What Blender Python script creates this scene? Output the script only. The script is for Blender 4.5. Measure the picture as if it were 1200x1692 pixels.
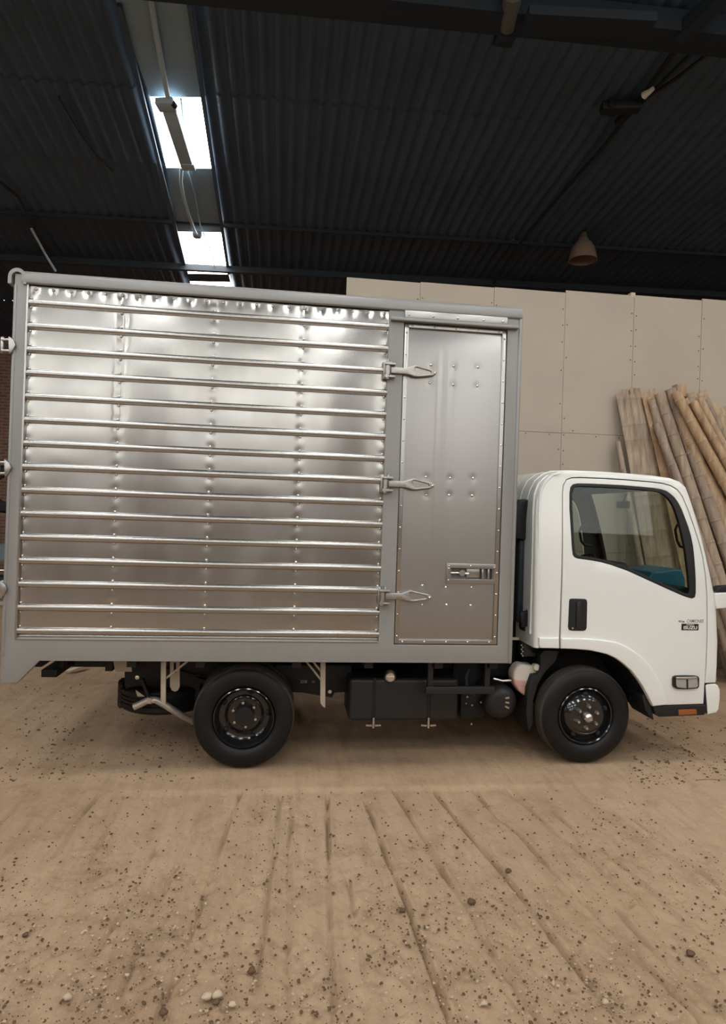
import bpy, bmesh, math, random
import numpy as np
from mathutils import Matrix, Vector

for o in list(bpy.data.objects):
    bpy.data.objects.remove(o)
SC = bpy.context.scene
COL = SC.collection
RNG = random.Random(7)
NRG = np.random.default_rng(7)

# ------------------------------------------------------------------ camera
# world: X along the truck (towards its cab), Y away from the camera, Z up; box side of the truck is the plane Y = 0
F_PX = 1080.0
CAM = np.array([0.0, -4.45, 1.79])
_x = np.array([8800.0, 295.0, F_PX]); _x /= np.linalg.norm(_x)
_u = np.array([0.033, -1.0, 0.004]); _u -= _x * _u.dot(_x); _u /= np.linalg.norm(_u)
_d = np.cross(_x, _u)
if _d[2] < 0:
    _d = -_d
R_CW = np.stack([_x, _d, _u], 1)           # camera (right, down, forward) <- world
cam_data = bpy.data.cameras.new('camera')
cam_data.sensor_fit = 'HORIZONTAL'
cam_data.sensor_width = 36.0
cam_data.lens = 36.0 * F_PX / 1200.0
cam_data.clip_start = 0.05
cam = bpy.data.objects.new('camera', cam_data)
COL.objects.link(cam)
_rw = R_CW.T
_m = Matrix(((_rw[0, 0], -_rw[0, 1], -_rw[0, 2], CAM[0]),
             (_rw[1, 0], -_rw[1, 1], -_rw[1, 2], CAM[1]),
             (_rw[2, 0], -_rw[2, 1], -_rw[2, 2], CAM[2]),
             (0, 0, 0, 1)))
cam.matrix_world = _m
SC.camera = cam

# ------------------------------------------------------------------ world, light, exposure
world = bpy.data.worlds.new('overcast_sky')
SC.world = world
world.use_nodes = True
wn = world.node_tree
bg = wn.nodes['Background']
bg.inputs[0].default_value = (1.0, 0.975, 0.93, 1)
bg.inputs[1].default_value = 2.6
SKYLIGHT = 13.0
SC.view_settings.view_transform = 'Standard'
SC.view_settings.look = 'None'
SC.view_settings.gamma = 1.0
SC.view_settings.use_curve_mapping = False
SC.view_settings.exposure = 0.14
SC.cycles.max_bounces = 10
SC.cycles.diffuse_bounces = 6
SC.cycles.transparent_max_bounces = 12
SC.cycles.caustics_reflective = False
SC.cycles.caustics_refractive = False
SC.cycles.sample_clamp_indirect = 6.0


# ------------------------------------------------------------------ measuring helpers
def ray(px, py):
    return R_CW.T @ np.array([(px - 600.0) / F_PX, (py - 846.0) / F_PX, 1.0])


def P(px, py, Y):
    r = ray(px, py); t = (Y - CAM[1]) / r[1]
    return CAM + r * t


def XZ(px, py, Y=0.0):
    p = P(px, py, Y)
    return (float(p[0]), float(p[2]))


def G(px, py):
    r = ray(px, py); t = -CAM[2] / r[2]
    p = CAM + r * t
    return (float(p[0]), float(p[1]))


# ------------------------------------------------------------------ materials
def mat(name, col, rough=0.6, metal=0.0, var=0.0, vscale=6.0, col2=None, bump=0.0, bscale=40.0,
        stretch=(1, 1, 1), spec=0.5, coat=0.0, emit=None, estr=0.0, trans=0.0, rvar=0.0, ior=1.45):
    m = bpy.data.materials.new(name)
    m.use_nodes = True
    nt = m.node_tree
    b = nt.nodes['Principled BSDF']
    b.inputs['Base Color'].default_value = (*col, 1)
    b.inputs['Roughness'].default_value = rough
    b.inputs['Metallic'].default_value = metal
    b.inputs['Specular IOR Level'].default_value = spec
    b.inputs['Coat Weight'].default_value = coat
    b.inputs['Coat Roughness'].default_value = 0.06
    b.inputs['Transmission Weight'].default_value = trans
    b.inputs['IOR'].default_value = ior
    if emit:
        b.inputs['Emission Color'].default_value = (*emit, 1)
        b.inputs['Emission Strength'].default_value = estr
    if var or bump or rvar:
        tc = nt.nodes.new('ShaderNodeTexCoord')
        mp = nt.nodes.new('ShaderNodeMapping')
        mp.inputs['Scale'].default_value = stretch
        nt.links.new(tc.outputs['Object'], mp.inputs[0])
    if var or rvar:
        n = nt.nodes.new('ShaderNodeTexNoise')
        n.inputs['Scale'].default_value = vscale
        n.inputs['Detail'].default_value = 6
        n.inputs['Roughness'].default_value = 0.62
        nt.links.new(mp.outputs[0], n.inputs['Vector'])
    if var:
        r = nt.nodes.new('ShaderNodeValToRGB')
        c2 = col2 if col2 else tuple(max(0, c * (1 - var)) for c in col)
        r.color_ramp.elements[0].position = 0.3
        r.color_ramp.elements[1].position = 0.7
        r.color_ramp.elements[0].color = (*c2, 1)
        r.color_ramp.elements[1].color = (*col, 1)
        nt.links.new(n.outputs['Fac'], r.inputs[0])
        nt.links.new(r.outputs[0], b.inputs['Base Color'])
    if rvar:
        mr = nt.nodes.new('ShaderNodeMapRange')
        mr.inputs[1].default_value = 0.3; mr.inputs[2].default_value = 0.7
        mr.inputs[3].default_value = rough - rvar; mr.inputs[4].default_value = rough + rvar
        nt.links.new(n.outputs['Fac'], mr.inputs[0])
        nt.links.new(mr.outputs[0], b.inputs['Roughness'])
    if bump:
        n2 = nt.nodes.new('ShaderNodeTexNoise')
        n2.inputs['Scale'].default_value = bscale
        n2.inputs['Detail'].default_value = 5
        nt.links.new(mp.outputs[0], n2.inputs['Vector'])
        bp = nt.nodes.new('ShaderNodeBump')
        bp.inputs['Strength'].default_value = bump
        bp.inputs['Distance'].default_value = 0.02
        nt.links.new(n2.outputs['Fac'], bp.inputs['Height'])
        nt.links.new(bp.outputs[0], b.inputs['Normal'])
    return m


def glass_mat(name, tint, refl=0.08):
    m = bpy.data.materials.new(name)
    m.use_nodes = True
    nt = m.node_tree
    nt.nodes.remove(nt.nodes['Principled BSDF'])
    out = nt.nodes['Material Output']
    t = nt.nodes.new('ShaderNodeBsdfTransparent'); t.inputs[0].default_value = (*tint, 1)
    g = nt.nodes.new('ShaderNodeBsdfGlossy'); g.inputs['Roughness'].default_value = 0.02
    mx = nt.nodes.new('ShaderNodeMixShader')
    lw = nt.nodes.new('ShaderNodeLayerWeight'); lw.inputs[0].default_value = 0.5
    pw = nt.nodes.new('ShaderNodeMath'); pw.operation = 'POWER'; pw.inputs[1].default_value = 4.0
    ma = nt.nodes.new('ShaderNodeMath'); ma.operation = 'MULTIPLY_ADD'
    ma.inputs[1].default_value = 0.6; ma.inputs[2].default_value = refl * 0.5
    nt.links.new(lw.outputs['Facing'], pw.inputs[0]); nt.links.new(pw.outputs[0], ma.inputs[0])
    nt.links.new(ma.outputs[0], mx.inputs[0])
    nt.links.new(t.outputs[0], mx.inputs[1]); nt.links.new(g.outputs[0], mx.inputs[2])
    nt.links.new(mx.outputs[0], out.inputs[0])
    return m


def dirt_mat():
    m = bpy.data.materials.new('packed_dirt')
    m.use_nodes = True
    nt = m.node_tree
    b = nt.nodes['Principled BSDF']
    b.inputs['Roughness'].default_value = 0.95
    b.inputs['Specular IOR Level'].default_value = 0.15
    tc = nt.nodes.new('ShaderNodeTexCoord')

    def noise(scale, detail=6, rough=0.6, stretch=None):
        n = nt.nodes.new('ShaderNodeTexNoise')
        n.inputs['Scale'].default_value = scale
        n.inputs['Detail'].default_value = detail
        n.inputs['Roughness'].default_value = rough
        if stretch:
            mp = nt.nodes.new('ShaderNodeMapping'); mp.inputs['Scale'].default_value = stretch
            nt.links.new(tc.outputs['Object'], mp.inputs[0]); nt.links.new(mp.outputs[0], n.inputs['Vector'])
        else:
            nt.links.new(tc.outputs['Object'], n.inputs['Vector'])
        return n

    def ramp(src, stops):
        r = nt.nodes.new('ShaderNodeValToRGB')
        e = r.color_ramp.elements
        e[0].position, e[0].color = stops[0][0], (*stops[0][1], 1)
        e[1].position, e[1].color = stops[-1][0], (*stops[-1][1], 1)
        for p, c in stops[1:-1]:
            k = e.new(p); k.color = (*c, 1)
        nt.links.new(src.outputs[0], r.inputs[0])
        return r

    def mix(kind, fac, a, bb):
        x = nt.nodes.new('ShaderNodeMix'); x.data_type = 'RGBA'; x.blend_type = kind
        if isinstance(fac, float):
            x.inputs[0].default_value = fac
        else:
            nt.links.new(fac, x.inputs[0])
        nt.links.new(a, x.inputs[6]); nt.links.new(bb, x.inputs[7])
        return x.outputs[2]
    big = ramp(noise(0.55, 4), [(0.32, (0.34, 0.228, 0.143)), (0.5, (0.425, 0.295, 0.188)), (0.68, (0.455, 0.325, 0.215))])
    med = ramp(noise(5, 8, 0.7), [(0.3, (0.72, 0.68, 0.64)), (0.5, (1, 1, 1)), (0.75, (1.06, 1.07, 1.08))])
    fine = ramp(noise(60, 5, 0.7), [(0.28, (0.55, 0.5, 0.45)), (0.42, (1, 1, 1)), (0.66, (1, 1, 1)), (0.78, (1.2, 1.2, 1.2))])
    strk = ramp(noise(9, 6, 0.65, (1.6, 0.14, 1)), [(0.3, (0.80, 0.77, 0.74)), (0.55, (1, 1, 1)), (0.75, (1.06, 1.06, 1.05))])
    c = mix('MULTIPLY', 0.8, big.outputs[0], med.outputs[0])
    c = mix('MULTIPLY', 0.75, c, fine.outputs[0])
    c = mix('MULTIPLY', 0.7, c, strk.outputs[0])
    nt.links.new(c, b.inputs['Base Color'])
    n1 = noise(28, 8, 0.7)
    bp = nt.nodes.new('ShaderNodeBump'); bp.inputs['Strength'].default_value = 0.55; bp.inputs['Distance'].default_value = 0.02
    nt.links.new(n1.outputs[0], bp.inputs['Height'])
    nt.links.new(bp.outputs[0], b.inputs['Normal'])
    return m


def brick_mat():
    m = bpy.data.materials.new('brickwork')
    m.use_nodes = True
    nt = m.node_tree
    b = nt.nodes['Principled BSDF']; b.inputs['Roughness'].default_value = 0.9
    tc = nt.nodes.new('ShaderNodeTexCoord')
    sep = nt.nodes.new('ShaderNodeSeparateXYZ'); cb = nt.nodes.new('ShaderNodeCombineXYZ')
    ad = nt.nodes.new('ShaderNodeMath'); ad.operation = 'ADD'
    nt.links.new(tc.outputs['Object'], sep.inputs[0])
    nt.links.new(sep.outputs[0], ad.inputs[0]); nt.links.new(sep.outputs[1], ad.inputs[1])
    nt.links.new(ad.outputs[0], cb.inputs[0]); nt.links.new(sep.outputs[2], cb.inputs[1])
    br = nt.nodes.new('ShaderNodeTexBrick')
    br.inputs['Color1'].default_value = (0.26, 0.12, 0.07, 1)
    br.inputs['Color2'].default_value = (0.18, 0.085, 0.055, 1)
    br.inputs['Mortar'].default_value = (0.26, 0.22, 0.18, 1)
    br.inputs['Scale'].default_value = 1.0
    br.inputs['Brick Width'].default_value = 0.25
    br.inputs['Row Height'].default_value = 0.085
    br.inputs['Mortar Size'].default_value = 0.012
    nt.links.new(cb.outputs[0], br.inputs['Vector'])
    nt.links.new(br.outputs['Color'], b.inputs['Base Color'])
    return m


M = {}
M['dirt'] = dirt_mat()
M['brick'] = brick_mat()
M['dark_ground'] = mat('added_dark_ground', (0.115, 0.10, 0.085), 0.95, var=0.3, vscale=2)  # for the unseen added ground, kept dark for the aluminium's reflection
M['frame_paint'] = mat('grey_frame_paint', (0.29, 0.288, 0.278), 0.38, 0.2, var=0.08, vscale=3, bump=0.03, bscale=25)
M['alu'] = mat('bare_aluminium_sheet', (0.46, 0.455, 0.435), 0.21, 1.0, rvar=0.04, vscale=3, stretch=(1, 1, 0.5))
def anisotropic(m, amount):
    nt = m.node_tree; b = nt.nodes['Principled BSDF']
    tg = nt.nodes.new('ShaderNodeTangent'); tg.direction_type = 'UV_MAP'; tg.uv_map = 'UVMap'
    b.inputs['Anisotropic'].default_value = amount
    nt.links.new(tg.outputs[0], b.inputs['Tangent'])
anisotropic(M['alu'], 0.75)
M['alu_door'] = mat('brushed_aluminium_door', (0.385, 0.38, 0.365), 0.30, 1.0)
anisotropic(M['alu_door'], 0.6)
M['alu_trim'] = mat('aluminium_trim', (0.42, 0.415, 0.40), 0.32, 1.0)
M['alu_rib'] = mat('aluminium_rib', (0.46, 0.45, 0.43), 0.26, 1.0)
M['rivet'] = mat('rivet_metal', (0.72, 0.71, 0.68), 0.25, 1.0)
M['hinge'] = mat('cast_zinc', (0.40, 0.39, 0.365), 0.36, 1.0, bump=0.15, bscale=120)
M['box_body'] = mat('box_body_grey', (0.42, 0.425, 0.42), 0.5, 0.2, var=0.06)
M['white'] = mat('white_cab_paint', (0.765, 0.78, 0.75), 0.30, 0.0, coat=0.5)
M['black'] = mat('black_plastic', (0.014, 0.015, 0.016), 0.5, 0.0, spec=0.4)
M['chassis'] = mat('black_chassis_paint', (0.012, 0.0125, 0.0135), 0.55, 0.0, spec=0.35)
M['tank'] = mat('fuel_tank_black', (0.018, 0.018, 0.019), 0.42, 0.0, spec=0.45)
M['rubber'] = mat('tyre_rubber', (0.0075, 0.0075, 0.008), 0.48, 0.0, spec=0.35, var=0.2, vscale=9, bump=0.05, bscale=70)
M['tread'] = mat('dusty_tread', (0.075, 0.066, 0.055), 0.85, 0.0, spec=0.2, var=0.4, vscale=14)
M['rim'] = mat('gloss_black_rim', (0.012, 0.012, 0.0125), 0.16, 0.0, spec=0.6, coat=0.6)
M['chrome'] = mat('dull_chrome', (0.66, 0.64, 0.61), 0.28, 1.0)
M['steel'] = mat('exhaust_steel', (0.60, 0.56, 0.50), 0.38, 0.55, var=0.25, vscale=14)
M['primer'] = mat('beige_primer', (0.42, 0.36, 0.285), 0.6, 0.1)
M['teal'] = mat('dark_teal_interior', (0.012, 0.028, 0.034), 0.55)
M['blue'] = mat('blue_seat_film', (0.03, 0.17, 0.27), 0.3)
M['dash'] = mat('dash_plastic', (0.018, 0.028, 0.032), 0.5)
M['glass'] = glass_mat('door_glass', (0.74, 0.79, 0.75), 0.05)
M['wglass'] = glass_mat('windshield_glass', (0.90, 0.93, 0.90))
M['lens'] = mat('clear_lamp_lens', (0.36, 0.35, 0.33), 0.12, 0.0, coat=0.5, bump=0.3, bscale=160)
M['amber'] = mat('amber_reflector', (0.28, 0.085, 0.02), 0.3, coat=0.3)
M['jug'] = mat('coolant_jug_plastic', (0.72, 0.66, 0.58), 0.4)
M['coolant'] = mat('pink_coolant', (0.60, 0.36, 0.31), 0.4)
M['cap'] = mat('white_plastic_cap', (0.74, 0.71, 0.62), 0.45)
M['hose'] = mat('dark_blue_grey_plastic', (0.022, 0.028, 0.036), 0.45)
M['board'] = mat('cement_board', (0.50, 0.435, 0.35), 0.85, var=0.10, vscale=1.3, bump=0.04, bscale=12)
M['board2'] = mat('cement_board_warm', (0.515, 0.445, 0.355), 0.85, var=0.12, vscale=1.1, bump=0.04, bscale=12)
M['nail'] = mat('rusty_nail', (0.10, 0.065, 0.04), 0.7)
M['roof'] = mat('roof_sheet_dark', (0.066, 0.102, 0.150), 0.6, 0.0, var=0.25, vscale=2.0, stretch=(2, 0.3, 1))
M['roof_shaded'] = mat('roof_sheet_shaded', (0.042, 0.066, 0.100), 0.65, 0.0, var=0.25, vscale=2.0, stretch=(2, 0.3, 1))  # same sheet, with the dimness of the far roof put into its colour
M['strip'] = mat('smooth_strip_sheet', (0.27, 0.37, 0.45), 0.6, 0.0, var=0.12, vscale=1.5)  # paler base colour stands in for daylight coming through the sheet
M['beam'] = mat('dark_steel_beam', (0.013, 0.019, 0.026), 0.6)
M['sky'] = mat('daylit_translucent_sheet', (0.8, 0.82, 0.82), 0.6, emit=(1.0, 1.0, 0.99), estr=SKYLIGHT)
M['batten'] = mat('lamp_batten_grey', (0.36, 0.46, 0.52), 0.5)
M['cable_w'] = mat('pale_cable', (0.42, 0.52, 0.58), 0.5)
M['cable_d'] = mat('dark_cable', (0.012, 0.013, 0.014), 0.6)
M['shade'] = mat('brown_enamel_shade', (0.24, 0.165, 0.12), 0.5)
M['bracket'] = mat('dull_brass_bracket', (0.09, 0.085, 0.07), 0.6)
M['bam1'] = mat('weathered_bamboo_tan', (0.58, 0.43, 0.275), 0.7, var=0.4, vscale=16, stretch=(1.2, 1.2, 0.12), col2=(0.33, 0.225, 0.14))
M['bam2'] = mat('weathered_bamboo_grey', (0.48, 0.375, 0.275), 0.75, var=0.4, vscale=16, stretch=(1.2, 1.2, 0.12), col2=(0.25, 0.185, 0.13))
M['bam3'] = mat('weathered_bamboo_honey', (0.56, 0.39, 0.235), 0.65, var=0.35, vscale=14, stretch=(1.2, 1.2, 0.12), col2=(0.30, 0.18, 0.095))
M['bam4'] = mat('weathered_bamboo_mauve', (0.45, 0.35, 0.27), 0.75, var=0.4, vscale=14, stretch=(1.2, 1.2, 0.12), col2=(0.21, 0.155, 0.12))
M['bamin'] = mat('bamboo_inside', (0.28, 0.20, 0.12), 0.85)
M['stone_d'] = mat('dark_pebble', (0.125, 0.08, 0.05), 0.95, spec=0.1)
M['stone_l'] = mat('pale_pebble', (0.47, 0.37, 0.265), 0.9, spec=0.15)
M['wood'] = mat('pale_wood', (0.58, 0.47, 0.35), 0.7)
M['ink'] = mat('badge_ink', (0.01, 0.01, 0.01), 0.4)
M['grey_ink'] = mat('badge_grey', (0.10, 0.11, 0.10), 0.35)
M['white_ink'] = mat('badge_white', (0.75, 0.75, 0.72), 0.4)
M['shelf'] = mat('shelf_brown', (0.16, 0.11, 0.07), 0.7)
M['bluegrey'] = mat('blue_grey_crate', (0.16, 0.20, 0.23), 0.6)
M['offwhite'] = mat('off_white_bucket', (0.55, 0.53, 0.46), 0.5)


# ------------------------------------------------------------------ object helpers
def link(name, me, m, parent=None, loc=None, smooth=None):
    if m is not None and not me.materials:
        me.materials.append(M[m] if isinstance(m, str) else m)
    if smooth:
        for p in me.polygons:
            p.use_smooth = True
        me.set_sharp_from_angle(angle=math.radians(smooth))
    o = bpy.data.objects.new(name, me)
    COL.objects.link(o)
    if loc is not None:
        o.location = loc
    if parent is not None:
        o.parent = parent
        if parent.type == 'EMPTY':
            o.matrix_parent_inverse = Matrix.Translation(parent.location).inverted()
    return o


def tag(o, label=None, cat=None, group=None, kind=None):
    if label: o['label'] = label
    if cat: o['category'] = cat
    if group: o['group'] = group
    if kind: o['kind'] = kind
    return o


def empty(name, loc, label=None, cat=None, group=None, kind=None):
    o = bpy.data.objects.new(name, None)
    COL.objects.link(o)
    o.location = loc
    o.empty_display_size = 0.1
    return tag(o, label, cat, group, kind)


class MB:
    """collects simple shapes into one mesh"""
    def __init__(self):
        self.v = []; self.f = []; self.mi = []; self.cur = 0

    def add(self, vs, fs):
        b = len(self.v)
        self.v.extend([tuple(map(float, p)) for p in vs])
        self.f.extend([tuple(b + i for i in q) for q in fs])
        self.mi.extend([self.cur] * len(fs))
        return self

    def box(self, x0, x1, y0, y1, z0, z1):
        vs = [(x, y, z) for z in (z0, z1) for y in (y0, y1) for x in (x0, x1)]
        return self.add(vs, [(0, 2, 3, 1), (4, 5, 7, 6), (0, 1, 5, 4), (2, 6, 7, 3), (0, 4, 6, 2), (1, 3, 7, 5)])

    def bar(self, a, b, w, h, up=(0, 0, 1)):
        a = Vector(a); b = Vector(b); d = (b - a).normalized(); u = Vector(up)
        if abs(d.dot(u)) > 0.98: u = Vector((0, 1, 0))
        s = d.cross(u).normalized(); u = s.cross(d).normalized()
        vs = []
        for p in (a, b):
            for i, j in ((-1, -1), (1, -1), (1, 1), (-1, 1)):
                vs.append(p + s * (i * w / 2) + u * (j * h / 2))
        return self.add(vs, [(3, 2, 1, 0), (4, 5, 6, 7), (0, 1, 5, 4), (1, 2, 6, 5), (2, 3, 7, 6), (3, 0, 4, 7)])

    def tube(self, pts, r, n=10, cap=True):
        pts = [Vector(p) for p in pts]
        rs = r if isinstance(r, (list, tuple)) else [r] * len(pts)
        vs = []; fs = []; ref = None
        for i, p in enumerate(pts):
            d = (pts[min(i + 1, len(pts) - 1)] - pts[max(i - 1, 0)]).normalized()
            if ref is None:
                ref = Vector((0, 0, 1)) if abs(d.z) < 0.9 else Vector((0, 1, 0))
            s = d.cross(ref).normalized(); ref = s.cross(d).normalized()
            for k in range(n):
                a = 2 * math.pi * k / n
                vs.append(p + (s * math.cos(a) + ref * math.sin(a)) * rs[i])
        for i in range(len(pts) - 1):
            for k in range(n):
                k2 = (k + 1) % n
                fs.append((i * n + k, i * n + k2, (i + 1) * n + k2, (i + 1) * n + k))
        if cap:
            fs.append(tuple(range(n - 1, -1, -1)))
            fs.append(tuple((len(pts) - 1) * n + k for k in range(n)))
        return self.add(vs, fs)

    def lathe(self, prof, c, axis='y', n=40, closed=False):
        """prof: (radius, along) pairs revolved about an axis through c"""
        vs = []; fs = []; m = len(prof)
        for r, t in prof:
            for k in range(n):
                a = 2 * math.pi * k / n
                p, q = r * math.cos(a), r * math.sin(a)
                if axis == 'y': vs.append((c[0] + p, c[1] + t, c[2] + q))
                elif axis == 'z': vs.append((c[0] + p, c[1] + q, c[2] + t))
                else: vs.append((c[0] + t, c[1] + p, c[2] + q))
        for i in range(m if closed else m - 1):
            i2 = (i + 1) % m
            for k in range(n):
                k2 = (k + 1) % n
                fs.append((i * n + k, i2 * n + k, i2 * n + k2, i * n + k2))
        return self.add(vs, fs)

    def prism(self, poly, y0, y1):
        """poly in XZ extruded along Y"""
        n = len(poly)
        vs = [(x, y0, z) for x, z in poly] + [(x, y1, z) for x, z in poly]
        fs = [tuple(range(n)), tuple(range(2 * n - 1, n - 1, -1))]
        fs += [(i, i + n, (i + 1) % n + n, (i + 1) % n) for i in range(n)]
        return self.add(vs, fs)

    def build(self, name, m, parent=None, bevel=0.0, seg=2, smooth=35, loc=None, fix=True):
        me = bpy.data.meshes.new(name)
        me.from_pydata(self.v, [], self.f)
        ms = m if isinstance(m, (list, tuple)) else [m]
        for x in ms:
            me.materials.append(M[x])
        if len(ms) > 1:
            me.polygons.foreach_set('material_index', self.mi)
        if fix or bevel:
            bm = bmesh.new(); bm.from_mesh(me)
            bmesh.ops.recalc_face_normals(bm, faces=bm.faces)
            if bevel:
                es = [e for e in bm.edges if len(e.link_faces) == 2 and e.calc_face_angle(0) > 0.5]
                bmesh.ops.bevel(bm, geom=es, offset=bevel, segments=seg, affect='EDGES', profile=0.5, clamp_overlap=True)
            bm.to_mesh(me); bm.free()
        return link(name, me, None, parent, loc, smooth)


def smooth_loop(pts, it=1):
    for _ in range(it):
        q = []
        for i in range(len(pts)):
            a = pts[i]; b = pts[(i + 1) % len(pts)]
            q.append((a[0] * 0.75 + b[0] * 0.25, a[1] * 0.75 + b[1] * 0.25))
            q.append((a[0] * 0.25 + b[0] * 0.75, a[1] * 0.25 + b[1] * 0.75))
        pts = q
    return pts


def panel_mesh(loops, y0, thick, bevel=0.0, warp=None, cuts_x=(), cuts_z=(), res=2):
    """filled XZ outline(s) with holes, front face at y0, going back by thick"""
    cu = bpy.data.curves.new('tmp', 'CURVE')
    cu.dimensions = '2D'; cu.fill_mode = 'BOTH'
    cu.extrude = max(thick / 2 - bevel, 0.0002); cu.bevel_depth = bevel; cu.bevel_resolution = res
    cu.offset = -bevel
    for lp in loops:
        s = cu.splines.new('POLY'); s.points.add(len(lp) - 1)
        for i, (x, z) in enumerate(lp):
            s.points[i].co = (x, z, 0, 1)
        s.use_cyclic_u = True
    ob = bpy.data.objects.new('tmp', cu)
    COL.objects.link(ob)
    me = bpy.data.meshes.new_from_object(ob)
    bpy.data.objects.remove(ob); bpy.data.curves.remove(cu)
    bm = bmesh.new(); bm.from_mesh(me)
    bmesh.ops.remove_doubles(bm, verts=bm.verts, dist=1e-5)
    for v in bm.verts:
        x, y, z = v.co
        v.co = (x, y0 + thick / 2 - z, y)
    for cx_ in cuts_x:
        bmesh.ops.bisect_plane(bm, geom=bm.verts[:] + bm.edges[:] + bm.faces[:], plane_co=(cx_, 0, 0), plane_no=(1, 0, 0))
    for cz in cuts_z:
        bmesh.ops.bisect_plane(bm, geom=bm.verts[:] + bm.edges[:] + bm.faces[:], plane_co=(0, 0, cz), plane_no=(0, 0, 1))
    if warp:
        for v in bm.verts:
            v.co.y += warp(v.co.x, v.co.z)
    bmesh.ops.recalc_face_normals(bm, faces=bm.faces)
    bm.to_mesh(me); bm.free()
    me.materials.clear()
    return me


def text_obj(name, txt, x, z, y, size, m, parent, width=None, shear=0.0, depth=0.0008, bold=0.0):
    cu = bpy.data.curves.new('tmp', 'FONT')
    cu.body = txt; cu.size = size; cu.align_x = 'CENTER'; cu.align_y = 'CENTER'
    cu.extrude = depth; cu.shear = shear; cu.offset = bold
    ob = bpy.data.objects.new('tmp', cu)
    COL.objects.link(ob)
    me = bpy.data.meshes.new_from_object(ob)
    bpy.data.objects.remove(ob); bpy.data.curves.remove(cu)
    xs = [v.co.x for v in me.vertices]
    k = width / (max(xs) - min(xs)) if width else 1.0
    for v in me.vertices:
        a, b, c = v.co
        v.co = (x + a * k, y - c, z + b)
    me.materials.clear()
    return link(name, me, m, parent)


# ------------------------------------------------------------------ noise
def vnoise(x, y, seed, scale):
    g = np.random.default_rng(seed).random((256, 256))
    x = np.asarray(x) * scale + 1000.0; y = np.asarray(y) * scale + 1000.0
    xi = np.floor(x).astype(int); yi = np.floor(y).astype(int)
    fx = x - xi; fy = y - yi
    fx = fx * fx * (3 - 2 * fx); fy = fy * fy * (3 - 2 * fy)
    a = g[xi % 256, yi % 256]; b = g[(xi + 1) % 256, yi % 256]
    c = g[xi % 256, (yi + 1) % 256]; d = g[(xi + 1) % 256, (yi + 1) % 256]
    return (a * (1 - fx) + b * fx) * (1 - fy) + (c * (1 - fx) + d * fx) * fy - 0.5


def grid_mesh(name, X, Y, Z, uv=False):
    r, c = X.shape
    me = bpy.data.meshes.new(name)
    v = np.stack([X, Y, Z], -1).reshape(-1, 3)
    i = np.arange(r * c).reshape(r, c)
    f = np.stack([i[:-1, :-1], i[:-1, 1:], i[1:, 1:], i[1:, :-1]], -1).reshape(-1, 4)
    me.vertices.add(len(v)); me.vertices.foreach_set('co', v.ravel())
    me.loops.add(f.size); me.loops.foreach_set('vertex_index', f.ravel().astype(np.int32))
    me.polygons.add(len(f)); me.polygons.foreach_set('loop_start', np.arange(0, f.size, 4, dtype=np.int32))
    if uv:
        L = me.uv_layers.new(name='UVMap')
        co = np.stack([v[:, 2], v[:, 0]], -1)[f.ravel()]
        L.data.foreach_set('uv', co.astype(np.float32).ravel())
    me.update(calc_edges=True); me.validate()
    me.polygons.foreach_set('use_smooth', np.ones(len(f), dtype=bool))
    return me


# ================================================================== THE SETTING
# ---- dirt floor with drag grooves in front of the truck
def ground_z(X, Y):
    return (0.020 * vnoise(X, Y, 1, 0.7) + 0.012 * vnoise(X, Y, 2, 2.3) + 0.007 * vnoise(X, Y, 3, 8)
            + 0.004 * vnoise(X, Y, 4, 24)) * np.clip((np.abs(Y - 0.2) + 0.25), 0.35, 1) - 0.006


GROOVES = [((167, 1305), (98, 1402), .8), ((215, 1300), (150, 1420), .5), ((260, 1390), (160, 1560), .4),
           ((400, 1300), (262, 1665), 1.0), ((465, 1305), (425, 1600), .5), ((345, 1310), (190, 1640), .5),
           ((540, 1310), (556, 1680), 1.2), ((575, 1440), (610, 1600), .7), ((603, 1320), (752, 1688), 1.3),
           ((650, 1297), (895, 1688), 1.3), ((710, 1293), (1035, 1690), 1.4), ((777, 1295), (1165, 1682), .9),
           ((840, 1300), (1110, 1530), .4), ((905, 1330), (1120, 1500), .5), ((1045, 1345), (1195, 1470), .7),
           ((1010, 1490), (1200, 1672), .9), ((480, 1300), (480, 1690), .35), ((30, 1330), (-60, 1420), .5)]


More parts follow.
